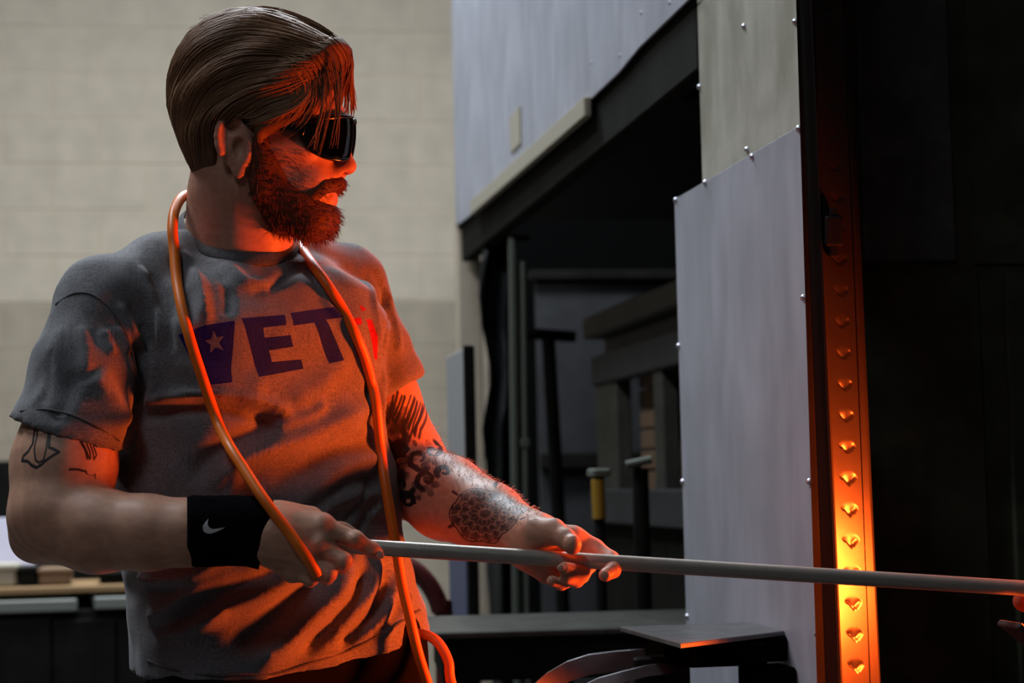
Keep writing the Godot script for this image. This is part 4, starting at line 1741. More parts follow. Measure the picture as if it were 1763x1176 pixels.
func wristband(t: Node3D) -> void:
	var mb := MB.new()
	var rings := []
	# along the forearm: x of the ring's middle, y of its top and bottom
	var rows := [[329, 866, 966, 0.94], [322, 857, 973, 1.0], [330, 853, 977, 1.03], [360, 853, 976, 1.04], [395, 852, 974, 1.04], [430, 854, 976, 1.04], [450, 858, 980, 1.03], [458, 862, 981, 1.0], [452, 872, 972, 0.93]]
	for r in rows:
		var ring := PackedVector3Array()
		var cy: float = (r[1] + r[2]) * 0.5
		var h: float = (r[2] - r[1]) * 0.5
		for s in 40:
			var a := TAU * s / 40.0
			var skew: float = 0.0 if r[0] < 400 else (r[0] - 400) * -0.22 * sin(a) * -1.0
			var d := 2.178
			var wob := 1.0 + 0.012 * sin(a * 7.0 + r[0] * 0.05)
			ring.append(at(r[0] + skew, cy - sin(a) * h * wob, d - cos(a) * R(h, d) * 1.04 * wob))
		rings.append(ring)
	mb.loft(rings)
	fix(mb)
	var m := plain(Color(0.075, 0.075, 0.09), 1.0, 0.0, 0.1)
	m.albedo_texture = M.fine
	m.uv1_triplanar = true
	m.uv1_world_triplanar = true
	m.uv1_scale = Vector3(9, 9, 9)
	var band := put(mb.mesh(), "wristband", m, t)
	# the embroidered tick
	var outline := [[359, 893], [353, 899], [349, 906], [350, 914], [355, 918], [363, 919], [374, 915], [388, 908], [376, 910], [366, 911], [360, 908], [357, 902]]
	var flat := PackedVector2Array()
	for p in outline:
		flat.append(Vector2(p[0], p[1]))
	var front := PackedVector3Array()
	var back := PackedVector3Array()
	for p in outline:
		var cy := 914.5
		var h := 62.0
		var d := 2.178 - sqrt(maxf(1.0 - pow((p[1] - cy) / h, 2.0), 0.0)) * R(h, 2.178) * 1.06
		front.append(at(p[0], p[1], d - 0.0030))
		back.append(at(p[0], p[1], d + 0.002))
	mb = MB.new()
	var ids := Geometry2D.triangulate_polygon(flat)
	for k in range(0, ids.size(), 3):
		two(mb, front[ids[k]], front[ids[k + 1]], front[ids[k + 2]], EYE)
	for k in outline.size():
		var j := (k + 1) % outline.size()
		mb.quad(front[k], front[j], back[j], back[k])
	put(mb.mesh(), "tick_mark", plain(Color(0.80, 0.80, 0.80), 0.7), band)

func two(mb: MB, a: Vector3, b: Vector3, c: Vector3, toward: Vector3) -> void:
	if (b - a).cross(c - a).dot(toward - a) > 0:
		mb.tri(a, b, c)
	else:
		mb.tri(a, c, b)

func fix(mb: MB) -> void:
	# turns a closed mesh right side out
	var vol := 0.0
	for k in range(0, mb.i.size(), 3):
		vol += mb.v[mb.i[k]].dot(mb.v[mb.i[k + 2]].cross(mb.v[mb.i[k + 1]]))
	if vol < 0:
		for k in range(0, mb.i.size(), 3):
			var x := mb.i[k + 1]
			mb.i[k + 1] = mb.i[k + 2]
			mb.i[k + 2] = x
		for k in mb.n.size():
			mb.n[k] = -mb.n[k]

# ---------------------------------------------------------------- t-shirt
var TB := Basis()
var TS: Array = []         # stations: height along the trunk, centre, half width, half depth

func torso_d(p: Vector3) -> float:
	var q := B.transposed() * (p - EYE)
	var y := q.y
	var n := TS.size()
	var j := 0
	while j < n - 2 and y < TS[j + 1][0]:
		j += 1
	var s0: Array = TS[j]
	var s1: Array = TS[j + 1]
	var h := clampf((y - s0[0]) / (s1[0] - s0[0]), 0.0, 1.0)
	h = h * h * (3.0 - 2.0 * h) * 0.5 + h * 0.5
	var cx := lerpf(s0[1], s1[1], h)
	var cz := lerpf(s0[2], s1[2], h)
	var a := lerpf(s0[3], s1[3], h)
	var b := lerpf(s0[4], s1[4], h)
	var rx := q.x - cx
	var rz := q.z - cz
	# across the chest, and out of its front
	var u := absf(rx * TC - rz * TSN)
	var w := rx * TSN + rz * TC
	var ww := absf(w)
	var r := pow(pow(u / a, 2.5) + pow(ww / b, 2.5), 0.4)
	var d := (r - 1.0) * minf(a, b) * 0.92
	d = maxf(d, y - TS[0][0])
	# hem: a sloping plane
	d = maxf(d, HEMN.dot(p - HEMP))
	return d

var TC := 1.0
var TSN := 0.0
var HEMN := Vector3.ZERO
var HEMP := Vector3.ZERO

func shirt(t: Node3D) -> Look:
	var yaw := deg_to_rad(38.0)
	TC = cos(yaw)
	TSN = sin(yaw)
	# [py, left px, right px]: the outline of the shirt's trunk
	for r in [[392, 360, 455, 0.03], [425, 330, 500, 0.03], [455, 285, 560, 0.02], [500, 240, 628, 0.01], [560, 222, 655, 0.0], [640, 215, 648, 0.0], [700, 208, 647, 0.0], [760, 204, 650, 0.0], [820, 203, 664, 0.0], [900, 214, 676, 0.0], [960, 232, 688, 0.0], [1010, 243, 700, 0.0], [1060, 246, 718, 0.0], [1110, 250, 730, 0.0], [1250, 250, 735, 0.0]]:
		var d: float = DT + r[3]
		var cx: float = ((r[1] + r[2]) * 0.5 - W * 0.5) / F * d
		var hw: float = (r[2] - r[1]) * 0.5 / F * d
		var a := hw / 0.905
		var b := a * 0.72
		if r[0] < 470:
			b = a * 0.85
		TS.append([-(r[0] - H * 0.5) / F * d, cx, -d, a, b])
	var h0 := at(300, 1166, 2.31)
	var h1 := at(720, 1080, 2.50)
	var h2 := at(560, 1150, 2.30)
	HEMN = (h1 - h0).cross(h2 - h0).normalized()
	if HEMN.y > 0:
		HEMN = -HEMN
	HEMP = h0
	var f := Field.new()
	f.custom(torso_d, 0.012)
	f.grow(at(300, 420, 2.2), 0.02)
	f.grow(at(200, 1180, 2.15), 0.03)
	f.grow(at(735, 1180, 2.65), 0.03)
	f.grow(at(500, 400, 2.7), 0.02)
	chain(f, [[395, 445, 2.44, 62], [285, 478, 2.38, 74], [188, 532, 2.315, 86]], 0.02)
	chain(f, [[425, 455, 2.45, 58], [520, 470, 2.49, 64], [592, 492, 2.53, 72]], 0.02)
	# sleeves, cut square at their ends
	var en := (B * Vector3(-0.30, -0.95, 0.05)).normalized()
	chain(f, [[184, 528, 2.315, 86], [152, 640, 2.29, 97], [117, 755, 2.262, 101], [108, 830, 2.25, 102]], 0.012, en, at(118, 744, 2.262))
	var ln := (B * Vector3(0.50, -0.86, 0.0)).normalized()
	chain(f, [[596, 500, 2.54, 70], [638, 600, 2.535, 67], [668, 670, 2.533, 64], [686, 730, 2.53, 63]], 0.012, ln, at(682, 668, 2.533))
	# chest
	f.ell(at(420, 570, 2.335), Vector3(0.085, 0.06, 0.035), B * Basis(Vector3.UP, yaw * 0.7), 0.03)
	f.ell(at(575, 560, 2.40), Vector3(0.06, 0.055, 0.035), B * Basis(Vector3.UP, yaw), 0.03)
	var mb := built(f, 0.0048)
	folds(mb)
	mb.n = normals(mb.v, mb.i)
	var look := Look.new(self, mb)
	shirt_print(mb, look)
	var m := StandardMaterial3D.new()
	m.albedo_texture = PRINT
	m.roughness = 0.95
	m.metallic_specular = 0.2
	m.rim_enabled = true
	m.rim = 0.35
	m.rim_tint = 0.5
	m.detail_enabled = true
	m.detail_blend_mode = BaseMaterial3D.BLEND_MODE_MUL
	m.detail_albedo = noise_tex(0.35, 31, Color(0.68, 0.68, 0.68), Color(1.0, 1.0, 1.0), 256, 2, Vector2(1.0, 0.8))
	m.detail_uv_layer = BaseMaterial3D.DETAIL_UV_2
	m.uv2_triplanar = true
	m.uv2_world_triplanar = true
	m.uv2_scale = Vector3(7, 7, 7)
	var o := put(mb.mesh(), "tshirt", m, t)
	# ribbed collar
	var rings := []
	var N := 56
	for k in N:
		var a := TAU * k / N
		var mid := at(407 + 99 * cos(a) + 6.0 * sin(a), 402 + 14 * cos(a) + 42 * sin(a), 2.425 - 0.086 * sin(a))
		var out := (mid - at(407, 405, 2.425)).normalized()
		var up := (B * Vector3(0, 1, 0) - out * 0.75).normalized()
		var side := out
		side = (side - up * side.dot(up)).normalized()
		var ring := PackedVector3Array()
		for s in 12:
			var b := TAU * s / 12
			ring.append(mid + up * cos(b) * 0.0095 + side * sin(b) * 0.0030)
		rings.append(ring)
	rings.append(rings[0])
	var cm := MB.new()
	cm.loft(rings, false)
	fix(cm)
	var ms := m.duplicate() as StandardMaterial3D
	ms.albedo_texture = null
	ms.albedo_color = GREY.darkened(0.25)
	put(cm.mesh(), "collar", ms, o)
	seams(look, o, ms)
	return look

const GREY := Color(0.56, 0.555, 0.565)
var PRINT: Texture2D

func seams(look: Look, o: Node3D, m: Material) -> void:
	# the stitched rolls at the hem, the sleeve end and the armhole
	for q in [[[[252, 1140], [300, 1152], [360, 1160], [420, 1162], [480, 1155], [540, 1140], [600, 1118], [650, 1092], [690, 1068], [722, 1050]], 0.0016, "hem_seam"],
			[[[96, 524], [130, 505], [165, 512], [200, 545], [222, 590], [236, 640], [240, 690]], 0.0014, "armhole_seam"],
			[[[34, 708], [76, 706], [126, 718], [170, 738], [206, 762]], 0.0014, "sleeve_seam"]]:
		var pts := []
		for p in q[0]:
			var k := look.find(p[0], p[1])
			pts.append(look.mb.v[k] + look.mb.n[k] * 0.0002)
		var sp := spline(pts, 6)
		var mb := MB.new()
		mb.tube(sp, same(sp.size(), q[1]), 8)
		put(mb.mesh(), q[2], m, o)

func folds(mb: MB) -> void:
	mb.n = normals(mb.v, mb.i)
	var look := Look.new(self, mb)
	# [points on the cloth, half width in px, height in mm]
	var L := [
		[[[655, 690], [590, 722], [520, 752], [450, 780], [400, 808], [365, 842]], 21, 11],
		[[[225, 704], [280, 690], [340, 682], [410, 684], [470, 700], [500, 716]], 9, 8],
		[[[240, 720], [330, 700], [420, 705], [480, 728]], 13, -9],
		[[[480, 730], [420, 752], [360, 790], [330, 830]], 18, -7],
		[[[640, 760], [580, 770], [520, 800], [470, 840]], 16, -5],
		[[[655, 790], [600, 800], [545, 835], [500, 880]], 18, 6],
		[[[660, 850], [600, 855], [560, 880], [520, 930]], 13, 6],
		[[[650, 820], [600, 825], [560, 850]], 10, -5],
		[[[640, 880], [610, 930], [590, 960]], 12, -7],
		[[[240, 455], [262, 500], [274, 550], [276, 605]], 9, 6],
		[[[205, 522], [232, 566], [252, 605]], 8, 5],
		[[[180, 568], [196, 612]], 7, 4],
		[[[203, 562], [218, 606]], 7, 4],
		[[[256, 470], [290, 540], [292, 610]], 11, -5],
		[[[222, 520], [252, 575], [264, 625]], 8, -4],
		[[[160, 645], [192, 690], [212, 735]], 22, 9],
		[[[236, 590], [242, 640], [236, 700], [216, 770]], 11, -14],
		[[[262, 600], [266, 650], [252, 720]], 10, 6],
		[[[318, 430], [340, 490], [352, 550]], 11, 6],
		[[[300, 440], [318, 500], [330, 560]], 10, -4],
		[[[385, 450], [420, 480], [470, 492]], 12, 4],
		[[[430, 498], [470, 490], [500, 470], [515, 450]], 10, -4],
		[[[520, 450], [560, 500], [600, 540]], 10, -3],
		[[[640, 470], [660, 520], [668, 570], [660, 620]], 8, -5],
		[[[622, 460], [645, 520], [650, 590]], 8, 4],
		[[[668, 500], [680, 560], [690, 610]], 7, 4],
		[[[610, 975], [560, 1035], [515, 1085], [470, 1120], [430, 1132]], 20, 13],
		[[[575, 960], [520, 1020], [455, 1080], [400, 1120]], 20, -11],
		[[[650, 960], [640, 1010], [600, 1060], [560, 1105]], 15, 8],
		[[[632, 985], [610, 1030], [570, 1080], [520, 1130]], 12, -9],
		[[[690, 985], [672, 1025], [650, 1065], [610, 1100]], 11, 8],
		[[[668, 1000], [640, 1060], [590, 1115]], 9, -8],
		[[[708, 1020], [690, 1060], [650, 1095]], 9, 6],
		[[[560, 985], [480, 1012], [400, 1046], [330, 1085]], 15, 8],
		[[[500, 975], [430, 1000], [350, 1035], [290, 1075]], 15, -7],
		[[[245, 985], [262, 1000], [320, 990], [390, 962]], 12, 6],
		[[[250, 1010], [300, 1022], [380, 985]], 10, -5],
		[[[252, 1058], [275, 1052], [330, 1015], [380, 985]], 13, 6],
		[[[262, 1080], [320, 1062], [380, 1030]], 12, -4],
		[[[285, 1090], [350, 1075], [395, 1050]], 11, 4],
		[[[206, 795], [218, 830], [240, 850]], 10, 6],
		[[[216, 780], [236, 825]], 8, -5],
		[[[108, 560], [88, 640], [60, 700]], 14, 3],
		[[[120, 640], [112, 700], [90, 720]], 12, -3],
		[[[600, 620], [560, 660], [500, 690]], 20, 4],
		[[[300, 620], [380, 660], [460, 668]], 18, 4],
		[[[410, 800], [395, 850], [380, 880]], 9, 4],
		[[[560, 690], [530, 712], [470, 735]], 9, 4],
		[[[630, 740], [600, 742], [560, 762]], 7, 4],
		[[[655, 870], [630, 900], [600, 960]], 9, 6],
		[[[640, 830], [615, 860], [590, 905]], 7, -4],
		[[[540, 900], [500, 930], [470, 950]], 12, 4],
		[[[336, 470], [350, 520], [356, 560]], 7, 4],
		[[[380, 470], [392, 510], [396, 545]], 8, -3],
		[[[545, 470], [565, 515], [600, 560]], 9, 3],
		[[[90, 600], [84, 660], [70, 700]], 8, -3],
		[[[140, 560], [150, 600], [150, 650]], 9, 3],
		[[[280, 900], [330, 930], [400, 950]], 16, 4],
		[[[660, 640], [650, 690], [655, 740]], 8, 5],
		[[[640, 640], [632, 690], [640, 740]], 7, -5],
	]
	var segs := []
	for l in L:
		var pts := []
		for p in l[0]:
			pts.append(mb.v[look.find(p[0], p[1])])
		var sp := spline(pts, 5)
		var lo := Vector3(1e9, 1e9, 1e9)
		var hi := -lo
		for p in sp:
			lo = lo.min(p)
			hi = hi.max(p)
		var w: float = l[1] * 2.35 / F
		segs.append([sp, w, l[2] * 0.0015, lo - Vector3.ONE * w * 2.4, hi + Vector3.ONE * w * 2.4])
	var fn := FastNoiseLite.new()
	fn.seed = 17
	fn.frequency = 11.0
	fn.fractal_octaves = 2
	var out := PackedVector3Array()
	out.resize(mb.v.size())
	for k in mb.v.size():
		var p := mb.v[k]
		var d := fn.get_noise_3dv(p) * 0.0042
		for s in segs:
			var lo: Vector3 = s[3]
			var hi: Vector3 = s[4]
			if p.x < lo.x or p.y < lo.y or p.z < lo.z or p.x > hi.x or p.y > hi.y or p.z > hi.z:
				continue
			var sp: PackedVector3Array = s[0]
			var best := 1e9
			var bt := 0.0
			for j in sp.size() - 1:
				var ab := sp[j + 1] - sp[j]
				var h := clampf((p - sp[j]).dot(ab) / maxf(ab.length_squared(), 1e-9), 0.0, 1.0)
				var dd := (p - sp[j] - ab * h).length_squared()
				if dd < best:
					best = dd
					bt = (j + h) / (sp.size() - 1)
			var w: float = s[1]
			var g: float = exp(-best / (w * w))
			d += s[2] * g * clampf(minf(bt, 1.0 - bt) * 5.0 + 0.15, 0.0, 1.0)
		out[k] = p + mb.n[k] * d
	mb.v = out

func shirt_print(mb: MB, look: Look) -> void:
	# the picture lies flat on the chest: u across it, v down it, in the shirt's own axes
	var ce := mb.v[look.find(470, 590)]
	var ax := (B * Vector3(TC, 0, -TSN)).normalized()
	var ay := (B * Vector3(0, -1, 0)).normalized()
	var fr := ax.cross(ay)
	if fr.dot(EYE - ce) < 0:
		fr = -fr
	var SX := 0.46
	var SY := 0.20
	mb.u.resize(mb.v.size())
	for k in mb.v.size():
		var r := mb.v[k] - ce
		if mb.n[k].dot(fr) > 0.0:
			mb.u[k] = Vector2(clampf(r.dot(ax) / SX + 0.5, 0.003, 0.997), clampf(r.dot(ay) / SY + 0.5, 0.004, 0.996))
		else:
			mb.u[k] = Vector2(0.003, 0.004)
	var TW := 1840
	var TH := 800
	var im := Image.create(TW, TH, false, Image.FORMAT_RGB8)
	im.fill(GREY)
	var navy := Color(0.15, 0.18, 0.52)
	var red := Color(0.78, 0.10, 0.16)
	var shapes := [
		[navy, [[48, 432], [185, 391], [305, 372], [296, 632], [206, 642], [165, 600], [110, 520]]],
		[GREY, star(222, 463, 48, 21, -12)],
		[navy, [[333, 362], [515, 347], [522, 390], [425, 402], [431, 444], [540, 433], [552, 482], [448, 498], [460, 546], [585, 536], [594, 575], [408, 610]]],
		[navy, [[538, 340], [728, 312], [766, 358], [690, 368], [766, 538], [702, 553], [638, 380], [552, 393]]],
		[red, [[790, 364], [836, 358], [842, 386], [818, 392], [830, 450], [850, 520], [820, 524]]],
		[red, [[832, 303], [860, 326], [846, 331], [838, 331]]],
		[red, [[858, 368], [882, 366], [906, 440], [905, 535], [893, 535], [878, 440]]],
	]
	for s in shapes:
		var poly := PackedVector2Array()
		for p in s[1]:
			var k := look.find(280 + p[0] / 2.45, 400 + p[1] / 2.45)
			# the nearest corner of the cloth, moved by what is left over in the picture
			var q := look.pr[k]
			var rest := Vector3(280 + p[0] / 2.45 - q.x, 400 + p[1] / 2.45 - q.y, 0) * q.z / F
			var r := mb.v[k] - ce + B * Vector3(rest.x, -rest.y, 0)
			r += ax * rest.x * (1.0 / TC - TC)
			poly.append(Vector2((r.dot(ax) / SX + 0.5) * TW, (r.dot(ay) / SY + 0.5) * TH))
		fill(im, poly, s[0])
	PRINT = ImageTexture.create_from_image(im)

func star(x: float, y: float, ro: float, ri: float, turn: float) -> Array:
	var out := []
	for k in 10:
		var a := deg_to_rad(turn - 90.0 + k * 36.0)
		var r := ro if k % 2 == 0 else ri
		out.append([x + cos(a) * r * 0.9, y + sin(a) * r * 1.05])
	return out

func fill(im: Image, poly: PackedVector2Array, col: Color) -> void:
	var lo := poly[0]
	var hi := poly[0]
	for p in poly:
		lo = lo.min(p)
		hi = hi.max(p)
	for y in range(maxi(int(lo.y), 1), mini(int(hi.y) + 1, im.get_height() - 1)):
		var xs := PackedFloat32Array()
		for j in poly.size():
			var a := poly[j]
			var b := poly[(j + 1) % poly.size()]
			if (a.y <= y) != (b.y <= y):
				xs.append(a.x + (b.x - a.x) * (y - a.y) / (b.y - a.y))
		xs.sort()
		for k in range(0, xs.size() - 1, 2):
			var x0 := clampi(int(round(xs[k])), 1, im.get_width() - 2)
			var x1 := clampi(int(round(xs[k + 1])), 1, im.get_width() - 2)
			if x1 > x0:
				im.fill_rect(Rect2i(x0, y, x1 - x0, 1), col)

# ---------------------------------------------------------------- trousers and shoes
func trousers(t: Node3D) -> void:
	var f := Field.new()
	var hipn := at(380, 1180, 2.33)
	var hipf := at(600, 1180, 2.47)
	f.ell(at(500, 1120, 2.42), Vector3(0.165, 0.10, 0.12), B * Basis(Vector3.UP, deg_to_rad(38.0)), 0.03)
	f.ell(at(655, 1130, 2.44), Vector3(0.06, 0.09, 0.08), B, 0.03)
	for q in [[hipn, Vector3(-0.02, 0, 0.03)], [hipf, Vector3(0.06, 0, -0.05)]]:
		var h: Vector3 = q[0]
		var knee: Vector3 = Vector3(h.x, 0.50, h.z) + q[1] + Vector3(0.03, 0, 0)
		var ank: Vector3 = Vector3(knee.x - 0.01, 0.07, knee.z)
		f.cap(h + Vector3(0, -0.05, 0), knee, 0.105, 0.078, 0.04)
		f.cap(knee, ank, 0.078, 0.068, 0.03)
	var m := plain(Color(0.075, 0.065, 0.06), 0.95, 0.0, 0.05)
	put(built(f, 0.012).mesh(), "trousers", m, t)
	for q in [[hipn, Vector3(0.01, 0, 0.03)], [hipf, Vector3(0.09, 0, -0.05)]]:
		var h: Vector3 = q[0]
		var s := Field.new()
		var a: Vector3 = Vector3(h.x, 0.05, h.z) + q[1]
		s.cap(a, a + Vector3(0.16, -0.012, 0.02), 0.048, 0.036, 0.02)
		s.cap(a + Vector3(-0.03, 0.0, 0), a + Vector3(0, 0.06, 0), 0.045, 0.05, 0.02)
		put(built(s, 0.010).mesh(), "shoe", plain(Color(0.10, 0.09, 0.08), 0.6), t)

# ---------------------------------------------------------------- hair, beard
class Trace:
	# distance to the edge of a traced outline, negative inside
	var p: PackedVector2Array
	func _init(pts: Array) -> void:
		for q in pts:
			p.append(Vector2(q[0], q[1]))
	func d(x: Vector2) -> float:
		var best := 1e12
		var sgn := 1.0
		var n := p.size()
		var j := n - 1
		for i in n:
			var e := p[j] - p[i]
			var w := x - p[i]
			var b := w - e * clampf(w.dot(e) / e.length_squared(), 0.0, 1.0)
			best = minf(best, b.length_squared())
			if (p[i].y > x.y) != (p[j].y > x.y) and x.x < (p[j].x - p[i].x) * (x.y - p[i].y) / (p[j].y - p[i].y) + p[i].x:
				sgn = -sgn
			j = i
		return sgn * sqrt(best)

var OUT: Trace             # outline of the hair seen from the side
var LINE: Trace            # the part of the head that is under hair
var BRD: Trace

func loc(p: Vector3) -> Vector3:
	var q := (HB.transposed() * (p - HO)) / HS
	return Vector3(q.x + 440.0, 215.0 - q.y, q.z)

func half(s: float, T: float, RR: float) -> float:
	var k := 1.0 - clampf(s / RR, 0.0, 1.0)
	return T * sqrt(maxf(1.0 - k * k, 0.0))

func hair_d(p: Vector3) -> float:
	var q := loc(p)
	var xy := Vector2(q.x, q.y)
	var s := -OUT.d(xy)
	var d: float
	if s < 0.0:
		d = Vector2(-s, maxf(absf(q.z) - 4.0, 0.0)).length()
	else:
		d = (absf(q.z) - half(s, hair_T(xy), 118.0)) * 0.72
		d = maxf(d, -s) if d < 0 else d
	var l := LINE.d(xy)
	d = smax(d, l + maxf(0.0, absf(q.z) * 0.06 - 3.0), 8.0)
	return d * HS

func hair_T(xy: Vector2) -> float:
	return 118.0 + 5.0 * sin(xy.x * 0.05 + xy.y * 0.09) - clampf((xy.y - 230.0) * 0.22, 0.0, 26.0)

func smax(a: float, b: float, k: float) -> float:
	var h := maxf(k - absf(a - b), 0.0)
	return maxf(a, b) + h * h / (4.0 * k)

func surf_z(x: float, y: float) -> float:
	var xy := Vector2(x, y)
	return half(maxf(-OUT.d(xy), 0.0), hair_T(xy), 118.0)

func hair(t: Node3D) -> void:
	OUT = Trace.new([[346, 314], [330, 300], [318, 270], [302, 230], [288, 185], [287, 150], [294, 115], [306, 84], [330, 52], [362, 30], [400, 18], [440, 15], [482, 21], [520, 38], [552, 58], [574, 70], [592, 68], [606, 82], [609, 110], [604, 150], [600, 200], [560, 330], [440, 360]])
	LINE = Trace.new([[200, -50], [640, -50], [640, 120], [603, 150], [592, 140], [578, 172], [560, 208], [526, 232], [490, 246], [481, 276], [468, 276], [467, 236], [455, 206], [428, 201], [405, 218], [399, 270], [403, 310], [368, 326], [300, 330], [200, 300]])
	var f := Field.new()
	f.custom(hair_d, 0.005)
	f.grow(hx(285, 12, -125), 0.004)
	f.grow(hx(612, 322, 125), 0.004)
	f.grow(hx(612, 12, 125), 0.004)
	f.grow(hx(285, 322, -125), 0.004)
	var m := plain(Color(0.48, 0.35, 0.25), 0.65, 0.0, 0.3)
	m.vertex_color_use_as_albedo = true
	var mb := built(f, 0.0034)
	mb.c.resize(mb.v.size())
	mb.c.fill(Color(0.62, 0.62, 0.62))
	var o := put(mb.mesh(), "hair", m, t)
	# locks combed over it
	var G := [
		[[585, 72], [540, 42], [470, 17], [400, 19], [335, 50], [296, 115], [288, 180], [304, 235]],
		[[582, 80], [520, 50], [450, 35], [375, 55], [322, 100], [296, 165], [308, 240]],
		[[575, 92], [510, 75], [440, 68], [370, 95], [325, 145], [306, 205], [322, 270]],
		[[570, 108], [505, 100], [440, 100], [385, 125], [340, 175], [320, 235], [338, 300]],
		[[568, 122], [510, 125], [450, 132], [400, 152], [360, 195], [336, 250], [346, 308]],
		[[566, 138], [520, 152], [465, 162], [428, 178], [388, 202], [366, 242], [358, 312]],
		[[570, 146], [535, 178], [490, 195], [462, 210], [440, 205]],
		[[574, 150], [553, 192], [522, 213], [486, 226], [466, 236]],
	]
	var g := RandomNumberGenerator.new()
	g.seed = 23
	var lk := MB.new()
	for k in 1200:
		var side := 1.0 if k % 4 else -1.0
		var tt := g.randf() * (G.size() - 1.001)
		var i0 := int(tt)
		var fr := tt - i0
		var a: Array = G[i0]
		var b: Array = G[i0 + 1]
		var start := g.randf_range(-0.06, 0.55)
		var len := g.randf_range(0.3, 0.6)
		var pts := []
		var jx := g.randf_range(-5, 5)
		var jy := g.randf_range(-5, 5)
		var lift := g.randf_range(-0.8, 3.0) if k % 5 else g.randf_range(-1.8, -0.2)
		for s in 9:
			var u := minf(start + len * s / 8.0, 1.0)
			var pa := along(a, u)
			var pb := along(b, u)
			var q := pa.lerp(pb, fr) + Vector2(jx, jy)
			var z := surf_z(q.x, q.y)
			if z <= 0.5:
				z = 0.5
			pts.append(hx(q.x, q.y, side * (z + lift)))
		lock(lk, pts, (g.randf_range(0.7, 1.7) if k % 5 else g.randf_range(2.2, 4.2)) * HS, g)
	# fringe falling over the forehead and the glasses
	var FR := [
		[[545, 75], [585, 68], [607, 88], [608, 130], [604, 185]],
		[[530, 85], [578, 84], [600, 110], [602, 150], [598, 196]],
		[[525, 92], [565, 98], [588, 125], [592, 165], [586, 215]],
		[[515, 100], [555, 112], [575, 145], [572, 190], [552, 232]],
		[[505, 112], [540, 130], [556, 165], [545, 205], [518, 240]],
		[[495, 125], [525, 148], [535, 180], [515, 212], [488, 236]],
	]
	for k in 230:
		var tt := g.randf() * (FR.size() - 1.001)
		var i0 := int(tt)
		var fr := tt - i0
		var side := g.randf_range(-0.9, 1.0)
		var pts := []
		var stop := g.randf_range(0.7, 1.0)
		var go := g.randf_range(-0.05, 0.32)
		var ox := g.randf_range(-9, 6)
		for s in 9:
			var u := lerpf(go, stop, s / 8.0)
			var q := along(FR[i0], u).lerp(along(FR[i0 + 1], u), fr) + Vector2(g.randf_range(-1, 1) + ox * (1.0 - s / 8.0), absf(ox) * 0.5 * (1.0 - s / 8.0))
			var z := surf_z(q.x, q.y)
			if q.y > 120:
				z = lerpf(z, maxf(z, 70.0 - tt * 2.0), clampf((q.y - 120) / 60.0, 0, 1))
			pts.append(hx(q.x, q.y, clampf(side * 1.4, -1, 1) * (z + 2.0)))
		lock(lk, pts, g.randf_range(0.8, 2.0) * HS, g)
	# loose wisps
	for w in [[[590, 120], [601, 170], [600, 215], [592, 262]], [[584, 130], [592, 180], [586, 225], [573, 282]], [[578, 140], [583, 190], [574, 232], [560, 262]], [[596, 110], [604, 160], [604, 215], [601, 262]], [[570, 150], [566, 195], [548, 225], [520, 246]], [[588, 150], [580, 205], [572, 245], [569, 270]], [[600, 120], [606, 150], [603, 200], [598, 240]], [[560, 165], [545, 205], [528, 228], [505, 244]]]:
		for k in 5:
			var pts := []
			var o1 := Vector2(g.randf_range(-5, 5), g.randf_range(-6, 6))
			for s in 9:
				var q := along(w, s / 8.0) + o1 * (1.0 - s * 0.05)
				var zz := 66.0 - maxf(q.x - 560.0, 0.0) * 0.55
				pts.append(hx(q.x, q.y, zz + 26.0 + g.randf_range(-1.5, 1.5)))
			lock(lk, pts, g.randf_range(0.6, 1.1) * HS, g)
	for k in 26:
		var u := g.randf()
		var top := along([[300, 120], [320, 70], [360, 30], [440, 15], [520, 35], [580, 66]], u)
		var pts := [hx(top.x + 6, top.y + 8, 0), hx(top.x - 2, top.y - g.randf_range(1, 5), 6), hx(top.x - g.randf_range(6, 16), top.y - g.randf_range(0, 7) + 3, 10)]
		lock(lk, Array(spline(pts, 4)), 0.5 * HS, g)
	var lm := plain(Color(0.55, 0.40, 0.285), 0.55, 0.0, 0.4)
	lm.vertex_color_use_as_albedo = true
	tag(put(lk.mesh(), "locks", lm, o), "", "", "", "stuff")

func along(pts: Array, u: float) -> Vector2:
	var n := pts.size() - 1
	var f := clampf(u, 0.0, 1.0) * n
	var j := mini(int(f), n - 1)
	var t := f - j
	var v := func(k: int) -> Vector2:
		var q: Array = pts[clampi(k, 0, n)]
		return Vector2(q[0], q[1])
	var p0: Vector2 = v.call(j - 1)
	var p1: Vector2 = v.call(j)
	var p2: Vector2 = v.call(j + 1)
	var p3: Vector2 = v.call(j + 2)
	return 0.5 * (2.0 * p1 + (p2 - p0) * t + (2.0 * p0 - 5.0 * p1 + 4.0 * p2 - p3) * t * t + (3.0 * p1 - p0 - 3.0 * p2 + p3) * t * t * t)

func lock(mb: MB, pts: Array, r: float, g: RandomNumberGenerator) -> void:
	var q := g.randf_range(0.55, 1.15)
	var rr := PackedFloat32Array()
	for s in pts.size():
		var u := float(s) / (pts.size() - 1)
		rr.append(r * (0.25 + 0.75 * sin(PI * clampf(u * 0.9 + 0.08, 0, 1))))
	mb.tube(PackedVector3Array(pts), rr, 5, false, false, Color(q, q * 0.97, q * 0.93))

func beard_d(p: Vector3) -> float:
	var q := loc(p)
	var l := BRD.d(Vector2(q.x, q.y))
	return l * HS

